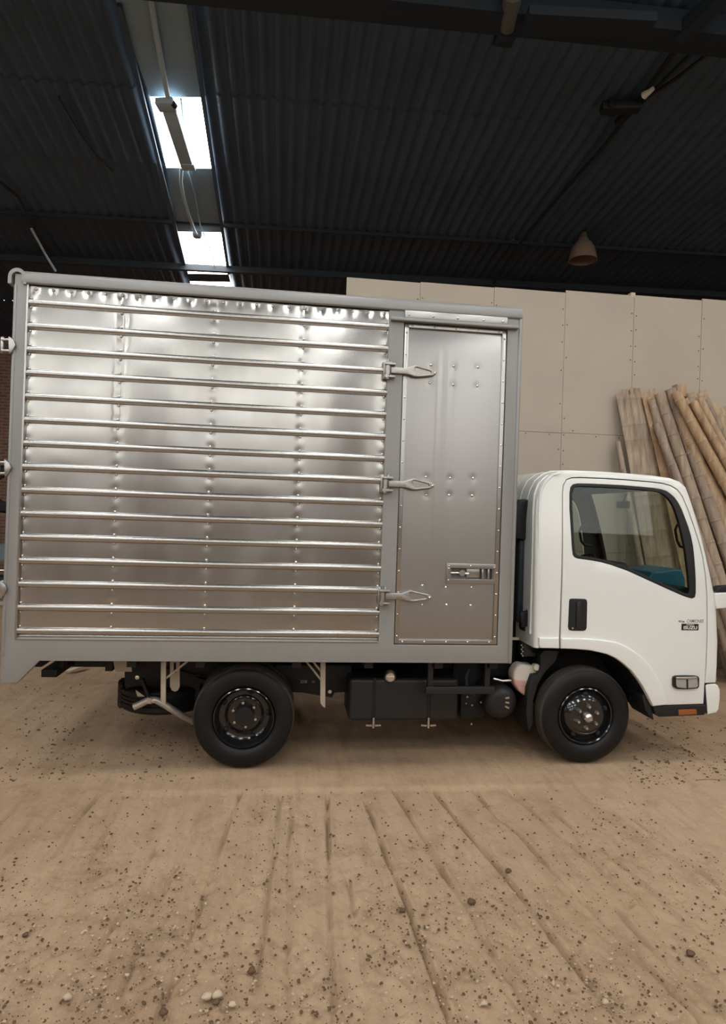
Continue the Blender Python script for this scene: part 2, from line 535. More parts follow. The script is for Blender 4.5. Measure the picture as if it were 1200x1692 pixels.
def build_floor():
    xs_f = np.arange(-2.7, 4.1, 0.0068)
    xs = np.concatenate([np.linspace(-16, -2.8, 22), xs_f, np.linspace(4.2, 14, 18)])
    F = np.array([0.29, 5.61])
    ys = np.arange(-2.75, -0.125, 0.0145)
    Yg, Sg = np.meshgrid(ys, xs, indexing='ij')
    k = (F[1] - Yg) / (F[1] + 0.15)
    inner = (Sg > -2.75) & (Sg < 4.15)
    Xg = np.where(inner, F[0] + (Sg - F[0]) * k, Sg + np.where(Sg < 0, -3.0, 3.7) * (k - 1) * np.clip(1 - (np.abs(Sg) - 2.8) / 10, 0, 1))
    Z = ground_z(Xg, Yg)
    fade = np.clip((-0.16 - Yg) / 0.05, 0, 1)
    Z = Z - 0.018 * fade * np.clip(1 - (Xg - 1.6) / 1.2, 0, 1) * np.clip((Xg + 1.6) / 0.8, 0, 1)
    Z += fade * 0.006 * vnoise(Xg * 6, Yg * 0.8, 9, 2.2)
    for (a, b, w) in GROOVES:
        A = np.array(G(*a)); B = np.array(G(*b)); d = (B - A); L = np.linalg.norm(d); d /= L
        rx, ry = Xg - A[0], Yg - A[1]
        t = rx * d[0] + ry * d[1]
        s = -rx * d[1] + ry * d[0] + 0.012 * vnoise(t, t * 0, 31 + int(a[0]), 3.0) * 2
        on = np.clip((t + 0.05) / 0.1, 0, 1) * np.clip((L + 0.1 - t) / 0.15, 0, 1)
        br = np.clip(0.85 + 1.6 * vnoise(t, t * 0 + a[0], 17, 5.0), 0.4, 1.2)
        Z -= fade * on * br * max(w, 0.6) * 0.032 * np.exp(-(s / 0.0085) ** 2)
        Z += fade * on * br * w * 0.005 * np.exp(-((s - 0.026) / 0.014) ** 2)
    # pits
    for _ in range(2600):
        px = RNG.uniform(-60, 1260); py = 1300 + 400 * RNG.random() ** 0.8
        x, y = G(px, py)
        r = RNG.uniform(0.006, 0.016) * (1.7 if RNG.random() < 0.06 else 1)
        i0 = int((y - 3 * r + 2.75) / 0.0145); i1 = int((y + 3 * r + 2.75) / 0.0145) + 2
        i0 = max(i0, 0); i1 = min(i1, len(ys))
        if i1 <= i0: continue
        kk = (F[1] - y) / (F[1] + 0.15); s0 = F[0] + (x - F[0]) / kk
        j = 22 + int((s0 + 2.7) / 0.0068); w = int(3 * r / 0.0068) + 2
        j0, j1 = max(j - w, 22), min(j + w, len(xs) - 18)
        if j1 <= j0: continue
        sub = np.exp(-(((Xg[i0:i1, j0:j1] - x) / r) ** 2 + ((Yg[i0:i1, j0:j1] - y) / (r * 1.2)) ** 2))
        Z[i0:i1, j0:j1] -= sub * r * RNG.uniform(0.4, 0.8)
    fl = link('floor', grid_mesh('floor', Xg, Yg, Z), 'dirt')
    tag(fl, 'bare brown dirt floor with long drag grooves and small stones', kind='structure')
    # the rest: under and behind the truck, and behind the camera
    xs2 = np.concatenate([np.linspace(-16, -4.2, 26), np.arange(-4.1, 7.0, 0.045), np.linspace(7.1, 14, 16)])
    ys2 = np.concatenate([np.arange(-0.15, 4.2, 0.045), np.linspace(4.3, 14, 40)])
    Y2, X2 = np.meshgrid(ys2, xs2, indexing='ij')
    Z2 = ground_z(X2, Y2)
    Z2 += 0.014 * np.clip((Y2 - 0.9) / 1.2, 0, 1) * (vnoise(X2, Y2, 5, 5) + 0.8 * vnoise(X2, Y2, 6, 11))
    Z2 += 0.018 * np.clip((X2 - 2.6) / 0.8, 0, 1) * (vnoise(X2, Y2, 7, 6) + 0.8 * vnoise(X2, Y2, 8, 13))
    Z2 -= 0.012 * np.exp(-((Y2 - 0.24) / 0.13) ** 2) * np.exp(-((X2 + 0.22) / 0.12) ** 2) * 0.5
    link('floor_under_truck', grid_mesh('floor_under_truck', X2, Y2, Z2), 'dirt', fl)
    xs3 = np.linspace(-22, 20, 60); ys3 = np.linspace(-6.6, -2.73, 12)
    Y3, X3 = np.meshgrid(ys3, xs3, indexing='ij')
    link('floor_near_entrance', grid_mesh('floor_near_entrance', X3, Y3, ground_z(X3, Y3)), 'dirt', fl)
    Y4, X4 = np.meshgrid(np.linspace(-30, -6.6, 30), xs3, indexing='ij')
    link('floor_added_dark', grid_mesh('floor_added_dark', X4, Y4, ground_z(X4, Y4)), 'dark_ground', fl)  # unseen patch added so the lower aluminium reflects something darker
    return fl


floor = build_floor()

# ---- roof: corrugated sheets falling away from the camera
ROOF_Y0, ROOF_Z0, ROOF_M, ROOF_T = 7.5, 6.97, 0.0875, 0.026


def roof_z(x, y):
    return ROOF_Z0 + ROOF_T * (x - 1.3) - ROOF_M * (y - ROOF_Y0)


def RF(px, py, off=0.0):
    """point seen on the roof plane, hung off metres below it"""
    r = ray(px, py)
    # z = z0 + T(x-1.3) - M(y-Y0) - off
    k = ROOF_Z0 - off - ROOF_T * 1.3 + ROOF_M * ROOF_Y0
    t = (k + ROOF_T * CAM[0] - ROOF_M * CAM[1] - CAM[2]) / (r[2] - ROOF_T * r[0] + ROOF_M * r[1])
    return CAM + r * t


ceiling = empty('ceiling', (0, 6, 7), 'dark blue-grey corrugated roof seen from below', kind='structure')
WAVE = 0.19
LAPS = [1.2, 2.75, 4.3, 5.75, 7.5, 9.45, 11.5, 14.0]


def strip_edges(y):
    """left and right edge of the smooth strip with the skylights, at depth y"""
    rows = [(-6, 197, 313, 8), (0, 248, 335, 161), (1, 275, 352, 277), (2, 292, 367, 384), (3, 309, 378, 452)]
    pts = [(RF(a, yy), RF(b, yy)) for _, a, b, yy in rows]
    d = [p[0][1] for p in pts]
    return (float(np.interp(y, d, [p[0][0] for p in pts])) if y < d[-1] else float(pts[-1][0][0]) ,
            float(np.interp(y, d, [p[1][0] for p in pts])) if y < d[-1] else float(pts[-1][1][0]))


def corr_sheet(name, x0, x1, y0, y1, dz, m, edge=None):
    n = max(2, int(round((x1 - x0) / WAVE * 8)))
    u = np.linspace(0, 1, n)
    rows = np.array([y0, (y0 + y1) / 2, y1])
    Xs = []; Ys = []; Zs = []
    for y in rows:
        a, b = x0, x1
        if edge == 'R': b = strip_edges(y)[0]
        if edge == 'L': a = strip_edges(y)[1]
        x = a + (b - a) * u
        ph = x / WAVE * 2 * math.pi
        w = np.clip(1.6 * np.sin(ph), -1, 1)
        Xs.append(x); Ys.append(np.full_like(x, y)); Zs.append(roof_z(x, y) + 0.022 * w + dz)
    me = grid_mesh(name, np.array(Xs), np.array(Ys), np.array(Zs))
    o = link(name, me, m, ceiling)
    return o


for i in range(len(LAPS) - 1):
    ya, yb = LAPS[i], LAPS[i + 1] + 0.12
    dz = 0.05 + (0.018 if i % 2 else 0.0)
    mm = 'roof' if LAPS[i] < 7.4 else 'roof_shaded'
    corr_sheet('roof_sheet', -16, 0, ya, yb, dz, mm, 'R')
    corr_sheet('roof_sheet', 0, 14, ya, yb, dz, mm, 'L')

# smooth strip sheets and daylit panes between them
def quad_sheet(name, c, m, parent, th=0.006):
    c = [Vector(p) for p in c]
    b = MB(); up = Vector((0, 0, th))
    b.add(c + [p + up for p in c], [(0, 1, 2, 3), (7, 6, 5, 4), (0, 4, 5, 1), (1, 5, 6, 2), (2, 6, 7, 3), (3, 7, 4, 0)])
    return b.build(name, m, parent, smooth=None)


def strip_quad(pa, pb, la, ra, lb, rb, off=-0.01):
    return [RF(la, pa, off), RF(ra, pa + 2, off), RF(rb, pb + 1, off), RF(lb, pb, off)]


quad_sheet('strip_sheet', strip_quad(-60, 160, 170, 303, 248, 335), 'strip', ceiling)
quad_sheet('skylight_pane', strip_quad(160, 277, 248, 335, 275, 352), 'sky', ceiling)
quad_sheet('strip_sheet', strip_quad(277, 383, 275, 352, 292, 367), 'strip', ceiling)
quad_sheet('skylight_pane', strip_quad(383, 452, 292, 367, 309, 378), 'sky', ceiling)
quad_sheet('strip_sheet', strip_quad(452, 465, 309, 378, 314, 381), 'roof_shaded', ceiling)
quad_sheet('skylight_pane', strip_quad(465, 520, 314, 381, 330, 392), 'sky', ceiling)
# edge flashings of the strip
for (a, b, s) in (((313, 8), (378, 452), 1), ((197, 8), (309, 452), 1)):
    p = RF(*a, 0.03); q = RF(*b, 0.03)
    MB().bar(p, q, 0.05, 0.05).build('flashing', 'roof', ceiling)

# the roof over the camera: other slope, with rows of unseen glowing panes added for downlight
RIDGE_Y = 1.2
def rz2(x, y):
    return roof_z(x, RIDGE_Y) + 0.05 - 0.075 * (RIDGE_Y - y)
mb = MB()
PX = [(-14.2 + 3.6 * i, -13.2 + 3.6 * i) for i in range(8)]
PYB = [(-2.2, -0.6), (-6.2, -4.4), (-10.2, -8.4)]
xb = [-16] + [v for p in PX for v in p] + [14]
yb_ = [-14, -10.2, -8.4, -6.2, -4.4, -2.2, -0.6, 1.2]
panes = []
for i in range(len(xb) - 1):
    for j in range(len(yb_) - 1):
        c = [(xb[i], yb_[j]), (xb[i + 1], yb_[j]), (xb[i + 1], yb_[j + 1]), (xb[i], yb_[j + 1])]
        c = [(x, y, rz2(x, y)) for x, y in c]
        if i % 2 == 1 and j % 2 == 1:
            panes.append(c)
        else:
            mb.add(c, [(0, 1, 2, 3)])
mb.build('roof_slope', 'roof', ceiling, smooth=None, fix=False)
for c in panes:
    quad_sheet('skylight_pane', c, 'sky', ceiling)

# ---- walls
def wall_box(name, x0, x1, y0, y1, z0, z1, m, label):
    o = MB().box(x0, x1, y0, y1, z0, z1).build(name, m, smooth=None)
    return tag(o, label, kind='structure')


wall_box('wall_far', -16, 14, 14.0, 14.3, 0, 6.9, 'brick', 'dim brick wall at the far end of the hall')
wall_box('wall_left', -16.3, -16, -14, 14.3, 0, 6.9, 'brick', 'brick side wall on the left')
wall_box('wall_right', 14, 14.3, -14, 14.3, 0, 7.3, 'brick', 'brick side wall on the right')
wall_box('wall_front_added', -16, 14, -14.3, -14.0, 0, 3.7, 'brick', 'unseen low brick wall added behind the camera for its reflection, open above')  # unseen, added to set the dark band mirrored in the aluminium

for xp, wp in ((-10.5, 1.1), (-3.75, 0.9), (1.75, 1.3), (7.2, 1.0), (12.0, 1.0)):
    MB().box(xp - wp / 2, xp + wp / 2, -14.25, -13.9, 3.7, 6.75).build('added_pier', 'brick', bpy.data.objects['wall_front_added'], smooth=None)  # unseen piers added to break up the bright reflection in the aluminium

# beige partition behind the truck made of separate boards
WB_Y = 3.2
wall_back = MB().box(0.67, 9.0, WB_Y + 0.02, WB_Y + 0.10, 0, 4.55).build('wall_back', 'board', smooth=None)
tag(wall_back, 'beige partition wall of large cement boards behind the truck', kind='structure')
edges_x = [0.654, 1.54, 2.45, 3.355, 4.25, 5.155, 6.05, 6.95, 7.85, 9.0]
edges_z = [0.0, 1.42, 2.875, None]
for i in range(len(edges_x) - 1):
    top = 4.565 + 0.018 * (edges_x[i] + edges_x[i + 1]) / 2 - 0.015 + RNG.uniform(-0.008, 0.008)
    zz = [0.0, 1.42, 2.875 + RNG.uniform(-0.01, 0.01), top]
    for j in range(3):
        g = 0.0018
        dy = RNG.uniform(0, 0.006)
        MB().box(edges_x[i] + g, edges_x[i + 1] - g, WB_Y + dy, WB_Y + 0.02, zz[j] + g, zz[j + 1] - g).build(
            'wall_board', RNG.choice(['board', 'board2']), wall_back, bevel=0.002, seg=1)
# nails along the seams (tiny)
mb = MB()
for x in edges_x[1:-1]:
    z = 0.2
    while z < 4.55:
        for s in (-0.03, 0.03):
            if RNG.random() < 0.6:
                mb.lathe([(0.0001, -0.006), (0.007, -0.004), (0.008, 0.0)], (x + s, WB_Y, z + RNG.uniform(-.02, .02)), 'y', 6)
        z += 0.19
for x in np.arange(0.8, 8.8, 0.3):
    mb.lathe([(0.0001, -0.006), (0.007, -0.004), (0.008, 0.0)], (x, WB_Y, 2.875 + RNG.choice([-.03, .03])), 'y', 6)
tag(mb.build('nail_heads', 'nail', wall_back, smooth=None), kind='stuff')
# timber block on the top edge
MB().box(4.20, 4.26, WB_Y, WB_Y + 0.1, 4.60, 4.66).build('top_block', 'wood', wall_back, bevel=0.004)

# ---- roof steel
def beam_obj(name, a, b, w, h, m, label, cat='beam', group=None):
    o = MB().bar(a, b, w, h).build(name, m, smooth=None)
    return tag(o, label, cat, group)


def purlin(py, off, w, h, m):
    a, b = along_roof(py, off)
    MB().bar(a, b, w, h).build('purlin', m, ceiling, smooth=None)


def along_roof(py, off):
    """line across the hall under the roof through image height py at x = 600"""
    c = RF(600, py, off)
    y = float(c[1])
    return (-15.9, y, roof_z(-15.9, y) - off), (13.9, y, roof_z(13.9, y) - off)


a, b = along_roof(-2, 0.12)
beam_obj('roof_beam', a, b, 0.34, 0.24, 'beam', 'black steel roof beam along the top edge of the picture')
purlin(386, 0.0, 0.05, 0.06, 'beam')
purlin(457, 0.08, 0.10, 0.12, 'beam')
p = RF(868, 33, 0.34); q = RF(1075, 44, 0.34)
o = MB().bar(p, q, 0.30, 0.10).build('gusset_plate', 'beam', smooth=None)
tag(o, 'black flat steel plate under the roof beam at upper right', 'plate')
# black frame at the upper right corner
p = RF(1120, 60, 0.2); q = RF(1215, -25, 0.2)
o = MB().bar(p, q, 0.16, 0.16).build('roof_brace', 'beam', smooth=None)
tag(o, 'black diagonal roof brace in the upper right corner', 'brace')

# bracket hanging from the top beam
br = empty('hanging_bracket', RF(840, 62, 0.1), 'dull brass-coloured bracket hanging from the roof beam', 'bracket')
p0 = RF(848, -10, 0.18); p1 = RF(838, 48, 0.22)
MB().tube([p0, p1], [0.11, 0.075], 12).build('stem', 'bracket', br)
p2 = RF(834, 63, 0.18)
MB().box(p2[0] - 0.11, p2[0] + 0.11, p2[1] - 0.09, p2[1] + 0.09, p2[2] - 0.05, p2[2] + 0.06).build('clamp', 'beam', br, bevel=0.02)

# fluorescent batten and its conduit across the large skylight
lamp = empty('batten_lamp', RF(290, 220, 0.1), 'grey fluorescent batten hanging across the large bright skylight', 'lamp')
a = RF(277, 172, 0.13); b = RF(310, 276, 0.13)
MB().bar(a, b, 0.19, 0.07).build('housing', 'batten', lamp, bevel=0.015)
MB().bar(RF(270, 165, 0.13), RF(279, 181, 0.13), 0.24, 0.09).build('end_box', 'batten', lamp, bevel=0.015)
MB().bar(RF(309, 268, 0.135), RF(313, 279, 0.135), 0.20, 0.08).build('end_cap', 'batten', lamp, bevel=0.012)
MB().tube([RF(286, 171, 0.17), RF(290, 176, 0.17)], 0.035, 8).build('cable_gland', 'cable_d', lamp)
o = MB().tube([RF(246, -20, 0.06), RF(259, 60, 0.06), RF(269, 115, 0.06), RF(279, 166, 0.1)], 0.035, 8).build('conduit', 'cable_w')
tag(o, 'pale grey conduit running up from the batten lamp to the roof beam', 'conduit')
o = MB().tube([RF(300, 276, 0.12), RF(299, 300, 0.16), RF(303, 325, 0.22), RF(312, 355, 0.26), RF(321, 380, 0.2), RF(326, 388, 0.1)], 0.028, 8).build('cable', 'cable_w')
tag(o, 'pale cable sagging between the batten lamp and the second skylight', 'cable')
o = MB().tube([RF(309, 278, 0.05), RF(322, 320, 0.05), RF(331, 372, 0.05), RF(336, 384, 0.06), RF(350, 420, 0.06), RF(357, 451, 0.05)], 0.012, 6).build('cable', 'cable_w')
tag(o, 'thin wire running down across the second skylight', 'cable')
p = RF(326, 388, 0.09)
o = MB().lathe([(0.0, -0.05), (0.07, -0.05), (0.085, -0.02), (0.085, 0.05), (0.0, 0.05)], p, 'z', 12).build('junction_box', 'batten')
tag(o, 'small round grey junction box at the top of the second skylight', 'box')
o = MB().tube([RF(299, 163, 0.05), RF(303, 200, 0.05), RF(305, 235, 0.05)], 0.014, 6).build('cable', 'cable_w')
tag(o, 'short thin wire beside the batten lamp on the large skylight', 'cable')

# cables at the right
o = MB().tube([RF(1124, 70, 0.08), RF(1068, 150, 0.06), RF(1000, 240, 0.07), RF(930, 318, 0.07), RF(870, 388, 0.09), RF(840, 430, 0.1), RF(813, 475, 0.1)], 0.028, 8).build('cable', 'cable_d')
tag(o, 'long black cable running diagonally down the roof at right', 'cable')
o = MB().tube([RF(1160, 70, 0.06), RF(1100, 130, 0.06), RF(1062, 168, 0.06), RF(1025, 205, 0.06)], 0.022, 8).build('cable', 'cable_d')
tag(o, 'short black cable beside the long one above the cable clamp', 'cable')
o = MB().tube([RF(1215, 88, 0.05), RF(1170, 89, 0.05), RF(1120, 128, 0.05), RF(1075, 158, 0.05)], 0.022, 8).build('cable', 'cable_d')
tag(o, 'bent black cable entering from the right edge under the roof', 'cable')
cl = empty('cable_clamp', RF(1030, 180, 0.08), 'black cable clamp with a pale tip on the roof at right', 'clamp')
MB().bar(RF(993, 178, 0.1), RF(1058, 176, 0.1), 0.16, 0.12).build('plate', 'cable_d', cl, bevel=0.02)
MB().bar(RF(1002, 186, 0.1), RF(1018, 170, 0.1), 0.2, 0.12).build('plate_end', 'cable_d', cl, bevel=0.02)
MB().bar(RF(1020, 205, 0.09), RF(1050, 172, 0.09), 0.1, 0.1).build('jaw', 'cable_d', cl, bevel=0.02)
MB().tube([RF(1064, 158, 0.1), RF(1080, 146, 0.1)], [0.05, 0.025], 10).build('pale_tip', 'cap', cl)
# left cables
o = MB().tube([RF(-20, 285, 0.06), RF(30, 325, 0.07), RF(45, 352, 0.12), RF(62, 385, 0.12), RF(92, 446, 0.12)], 0.026, 8).build('cable', 'cable_d')
tag(o, 'dark cable hanging down the roof at far left', 'cable')
o = MB().tube([RF(98, 160, 0.05), RF(130, 215, 0.05), RF(160, 255, 0.05), RF(186, 282, 0.05)], 0.02, 8).build('cable', 'cable_d')
tag(o, 'dark cable on the roof left of the large skylight', 'cable')
o = MB().tube([RF(52, 378, 0.15), RF(75, 420, 0.3), RF(92, 448, 0.5)], 0.022, 8).build('brace_rod', 'cable_w')
tag(o, 'pale slanting rod above the rear corner of the cargo box', 'rod')

# hanging bell lamp
hl_p = P(964, 411, 7.1)
hl = empty('bell_lamp', hl_p, 'brown bell-shaped industrial lamp under the roof at right', 'lamp')
c = (hl_p[0], hl_p[1], hl_p[2])
MB().lathe([(0.06, 0.20), (0.085, 0.19), (0.10, 0.15), (0.15, 0.10), (0.20, 0.02), (0.235, -0.10), (0.26, -0.22), (0.245, -0.22), (0.22, -0.10), (0.185, 0.02), (0.13, 0.10), (0.06, 0.15)], c, 'z', 28).build('shade', 'shade', hl)
MB().lathe([(0.0, 0.16), (0.06, 0.16), (0.07, 0.22), (0.05, 0.30), (0.0, 0.30)], c, 'z', 16).build('socket', 'bracket', hl)
MB().tube([(c[0], c[1], c[2] + 0.28), (c[0] + 0.02, c[1], c[2] + 0.42)], 0.03, 8).build('hook', 'cable_d', hl)
MB().bar((c[0] - 0.1, c[1], c[2] + 0.40), (c[0] + 0.55, c[1], c[2] + 0.40), 0.10, 0.07).build('mounting_arm', 'cable_d', hl, bevel=0.015)

# ---- rack with odds and ends seen past the rear of the truck
ry = 7.6
rk_c = P(2, 900, ry)
rack = empty('storage_rack', (rk_c[0] - 0.4, ry + 0.3, 0), 'dark brown storage rack beyond the rear of the truck', 'rack')
rx0, rx1 = rk_c[0] - 1.3, rk_c[0] + 0.28
for x in (rx0, rx1 - 0.06):
    for y in (ry, ry + 0.55):
        MB().box(x, x + 0.06, y, y + 0.06, 0, 2.75).build('post', 'shelf', rack, bevel=0.005)
shz = []
for py in (848, 925, 975, 1035):
    z = float(P(4, py, ry)[2]); shz.append(z)
    MB().box(rx0, rx1, ry - 0.02, ry + 0.63, z - 0.05, z).build('shelf_board', 'shelf', rack, bevel=0.005)
def rack_item(name, kind, px, z, w, h, m, label, cat):
    x = float(P(px, 900, ry)[0])
    if kind == 'bucket':
        o = MB().lathe([(0.001, 0), (w * 0.42, 0), (w * 0.5, h), (w * 0.53, h), (w * 0.53, h - 0.03), (w * 0.46, h - 0.03), (w * 0.4, 0.02), (0.001, 0.02)], (x, ry + 0.25, z), 'z', 20).build(name, m)
    elif kind == 'tyre':
        o = MB().lathe([(h * 0.28, -w / 2), (h * 0.46, -w / 2), (h * 0.5, -w / 3), (h * 0.5, w / 3), (h * 0.46, w / 2), (h * 0.28, w / 2)], (x, ry + 0.25, z + h * 0.5), 'y', 24, closed=True).build(name, m)
    else:
        mb = MB().box(x - w / 2, x + w / 2, ry + 0.02, ry + 0.45, z, z + h * 0.2)
        mb.box(x - w / 2, x + w / 2, ry + 0.02, ry + 0.05, z + h * .2, z + h).box(x - w / 2, x + w / 2, ry + 0.42, ry + 0.45, z + h * .2, z + h)
        mb.box(x - w / 2, x - w / 2 + .03, ry + 0.05, ry + 0.42, z + h * .2, z + h).box(x + w / 2 - .03, x + w / 2, ry + 0.05, ry + 0.42, z + h * .2, z + h)
        o = mb.build(name, m)
    return tag(o, label, cat)
rack_item('tyre', 'tyre', 0, shz[0], 0.2, 0.85, 'rubber', 'black tyre standing on the top shelf of the rack', 'tyre')
rack_item('crate', 'crate', -2, shz[1], 0.40, 0.26, 'bluegrey', 'blue-grey crate on the second shelf of the rack', 'crate')
rack_item('tool_case', 'crate', -2, shz[2], 0.36, 0.22, 'hose', 'dark case on the third shelf of the rack', 'case')
rack_item('bucket', 'bucket', -1, shz[3], 0.30, 0.42, 'offwhite', 'off-white bucket on the lowest shelf of the rack', 'bucket')

# pilaster on the far brick wall
o = MB().box(-9.2, -8.6, 13.7, 14.0, 0, 6.6).build('trim_1', 'brick', smooth=None)
tag(o, 'brick pilaster on the far wall', kind='structure')

# ================================================================== THE TRUCK
truck = empty('box_truck', (0.8, 1.0, 0), 'small white cab truck with a riveted bare aluminium cargo box', 'truck')
BX0, BX1, BZ0, BZ1 = -1.763, 1.632, 0.775, 3.27
BW = 2.06                                     # box width
PX0, PX1, PZ0, PZ1 = -1.683, 0.683, 0.914, 3.205
DX0, DX1, DZ0, DZ1 = 0.790, 1.531, 0.900, 3.130


def rect(x0, x1, z0, z1):
    return [(x0, z0), (x1, z0), (x1, z1), (x0, z1)]


def extr_x(poly, x0, x1):
    n = len(poly); b = MB()
    b.add([(x0, y, z) for y, z in poly] + [(x1, y, z) for y, z in poly],
          [tuple(range(n)), tuple(range(2 * n - 1, n - 1, -1))] + [(i, i + n, (i + 1) % n + n, (i + 1) % n) for i in range(n)])
    return b


outline = [(-1.765, 0.627), (-1.663, 0.632), (-1.532, BZ0), (BX1, BZ0), (BX1, BZ1), (BX0, BZ1)]
frame = link('box_frame', panel_mesh([outline, rect(PX0, PX1, PZ0, PZ1), rect(DX0, DX1, DZ0, DZ1)], 0.0, 0.06, 0.004), 'frame_paint', truck, smooth=40)
frame['label'] = 'satin grey painted steel frame'
body = MB()
body.box(BX0 + 0.02, BX1 - 0.015, BW - 0.03, BW, BZ0, BZ1)               # far side
body.box(BX1 - 0.045, BX1 - 0.003, 0.05, BW - 0.03, BZ0, BZ1)            # front wall
body.box(BX0 + 0.02, BX1 - 0.015, 0.05, BW, BZ1 - 0.03, BZ1 + 0.015)     # roof
body.box(BX0 + 0.05, BX1 - 0.015, 0.06, BW, BZ0 + 0.01, BZ0 + 0.09)      # floor
body.box(BX0 + 0.005, BX0 + 0.05, 0.06, BW, BZ0 + 0.05, BZ1)             # rear doors
body.build('box_body', 'box_body', truck, bevel=0.006)
# rounded top rail and rear gutter
rail = [(0.05, 3.205), (-0.006, 3.205), (-0.016, 3.212), (-0.018, 3.24), (-0.014, 3.268), (0.0, 3.286), (0.022, 3.294), (0.06, 3.296)]
extr_x(rail, -1.715, BX1 + 0.001).build('top_rail', 'frame_paint', frame, bevel=0.003)
gut = []
for k in range(13):
    a = math.pi * (1 - k / 12)
    gut.append((-1.742 + 0.056 * math.cos(a), 3.242 + 0.058 * math.sin(a)))
gut = [(-1.798, 3.198)] + gut + [(-1.686, 3.20)]
ins = [(-1.742 + (x + 1.742) * 0.62, 3.238 + (z - 3.238) * 0.62 if z > 3.238 else z) for x, z in gut]
poly = gut + ins[::-1]
mb = MB()
n = len(gut)
for i in range(n - 1):
    q = [gut[i], gut[i + 1], ins[i + 1], ins[i]]
    mb.prism(q, -0.016, BW)
mb.build('rear_gutter', 'frame_paint', frame)
MB().box(BX1 - 0.022, BX1 + 0.006, -0.010, 0.05, BZ0 - 0.002, 3.275).build('corner_post', 'frame_paint', frame, bevel=0.012, seg=3)
MB().box(BX0 - 0.003, BX0 + 0.018, -0.006, 0.05, 0.80, 3.2).build('rear_post_edge', 'frame_paint', frame, bevel=0.008, seg=3)
# inside lips of the openings
for (x0, x1, z0, z1) in ((PX0, PX1, PZ0 - 0.004, PZ0 + 0.008), (PX0 - 0.004, PX0 + 0.008, PZ0, PZ1)):
    MB().box(x0, x1, -0.003, 0.03, z0, z1).build('opening_lip', 'alu_trim', frame, bevel=0.002)

# ---- aluminium side: strips, ribs, rivets
RIBZ = [3.092 - 0.15186 * k for k in range(15)]
COLS = [-1.665, -1.097, -0.497, 0.100, 0.668]
TOPR = [(-1.64 + 0.109 * k) for k in range(22)]
BOTR = [(-1.655 + 0.1265 * k) for k in range(19)]
bounds = [PZ1] + RIBZ + [PZ0]
for k in range(len(bounds) - 1):
    z1, z0 = bounds[k], bounds[k + 1]
    nz = 13
    xs = np.linspace(PX0 - 0.012, PX1 + 0.012, 260)
    zs = np.linspace(z0 - (0.012 if k == len(bounds) - 2 else 0), z1 + (0.012 if k == 0 else 0), nz)
    Zg, Xg = np.meshgrid(zs, xs, indexing='ij')
    v = (Zg - z0) / (z1 - z0)
    h = 0.0030 * vnoise(Xg, Zg * 0.6 + 3.1 * k, 40, 2.6) + 0.0007 * vnoise(Xg, Zg * 0.8, 41 + k, 5.0) * np.sin(np.pi * v)
    h += (0.0005 if k < 9 else 0.0002) * vnoise(Xg, Zg * 0.15, 77, 13.0)
    for b in range(4):
        u = np.clip((Xg - COLS[b]) / (COLS[b + 1] - COLS[b]), 0, 1)
        amp = 0.0016 * RNG.uniform(0.2, 1.0) * (1.0 if k < 9 else 0.45)
        h += amp * np.sin(np.pi * u) ** 0.8 * np.sin(np.pi * v)
    if 1 <= k <= 5:
        s = 0.0060 * (1.15 - 0.12 * k)
        h -= s * np.exp(-((Xg - COLS[1] - 0.015) / 0.028) ** 2) * np.sin(np.pi * v)
    for cx_ in COLS:
        for zr in (z1 - 0.030, z0 + 0.030):
            h -= 0.0022 * np.exp(-(((Xg - cx_) / 0.026) ** 2 + ((Zg - zr) / 0.022) ** 2))
    if k == 0:
        for j, tx in enumerate(TOPR):
            h -= (0.0042 if j < 10 else 0.003) * np.exp(-(((Xg - tx) / 0.022) ** 2 + ((Zg - 3.185) / 0.035) ** 2)) * (0.6 + 0.4 * math.sin(j * 2.3) ** 2)
    me = grid_mesh('side_strip', Xg, 0.022 - h, Zg, True)
    link('side_strip', me, 'alu', frame)
prof = [(0.024, 0.024), (0.021, 0.021), (0.004, 0.016), (0.001, 0.011), (0.0, 0.0), (0.001, -0.011), (0.004, -0.016), (0.021, -0.021), (0.024, -0.024)]
mb = MB()
xs = [PX0 - 0.002, PX1 + 0.002]
for x in xs:
    mb.v.extend([(x, y, z) for y, z in prof])
npf = len(prof)
mb.f.extend([(i, i + 1, npf + i + 1, npf + i) for i in range(npf - 1)] + [tuple(range(npf)), tuple(range(2 * npf - 1, npf - 1, -1))])
mb.mi.extend([0] * (npf + 1))
rib0 = mb.build('rib', 'alu_rib', frame, loc=(0, -0.002, RIBZ[0]), smooth=50)
for z in RIBZ[1:]:
    o = rib0.copy(); COL.objects.link(o); o.location = (0, -0.002, z)

RIVET_ME = None


def rivet(x, y, z, parent, s=1.0, name='rivet'):
    global RIVET_ME
    if RIVET_ME is None:
        o = MB().lathe([(0.0001, -0.0045), (0.0035, -0.004), (0.0062, -0.002), (0.0075, 0.001)], (0, 0, 0), 'y', 8).build(name, 'rivet', parent, smooth=80)
        RIVET_ME = o.data
    else:
        o = link(name, RIVET_ME, None, parent)
    o.location = (x, y, z); o.scale = (s * 1.3, s * 1.5, s * 1.3)
    return o


for k in range(len(bounds) - 1):
    z1, z0 = bounds[k], bounds[k + 1]
    for cx_ in COLS:
        if k == 0:
            rivet(cx_, 0.021, z0 + 0.030, frame)
        elif k == len(bounds) - 2:
            pass
        else:
            rivet(cx_, 0.021, z1 - 0.030, frame); rivet(cx_, 0.021, z0 + 0.030, frame)
for x in TOPR:
    if x < PX1 - 0.02: rivet(x, 0.022, 3.183, frame, 1.1)
for x in BOTR:
    if x < PX1 - 0.02: rivet(x, 0.020, 0.930, frame, 0.9)
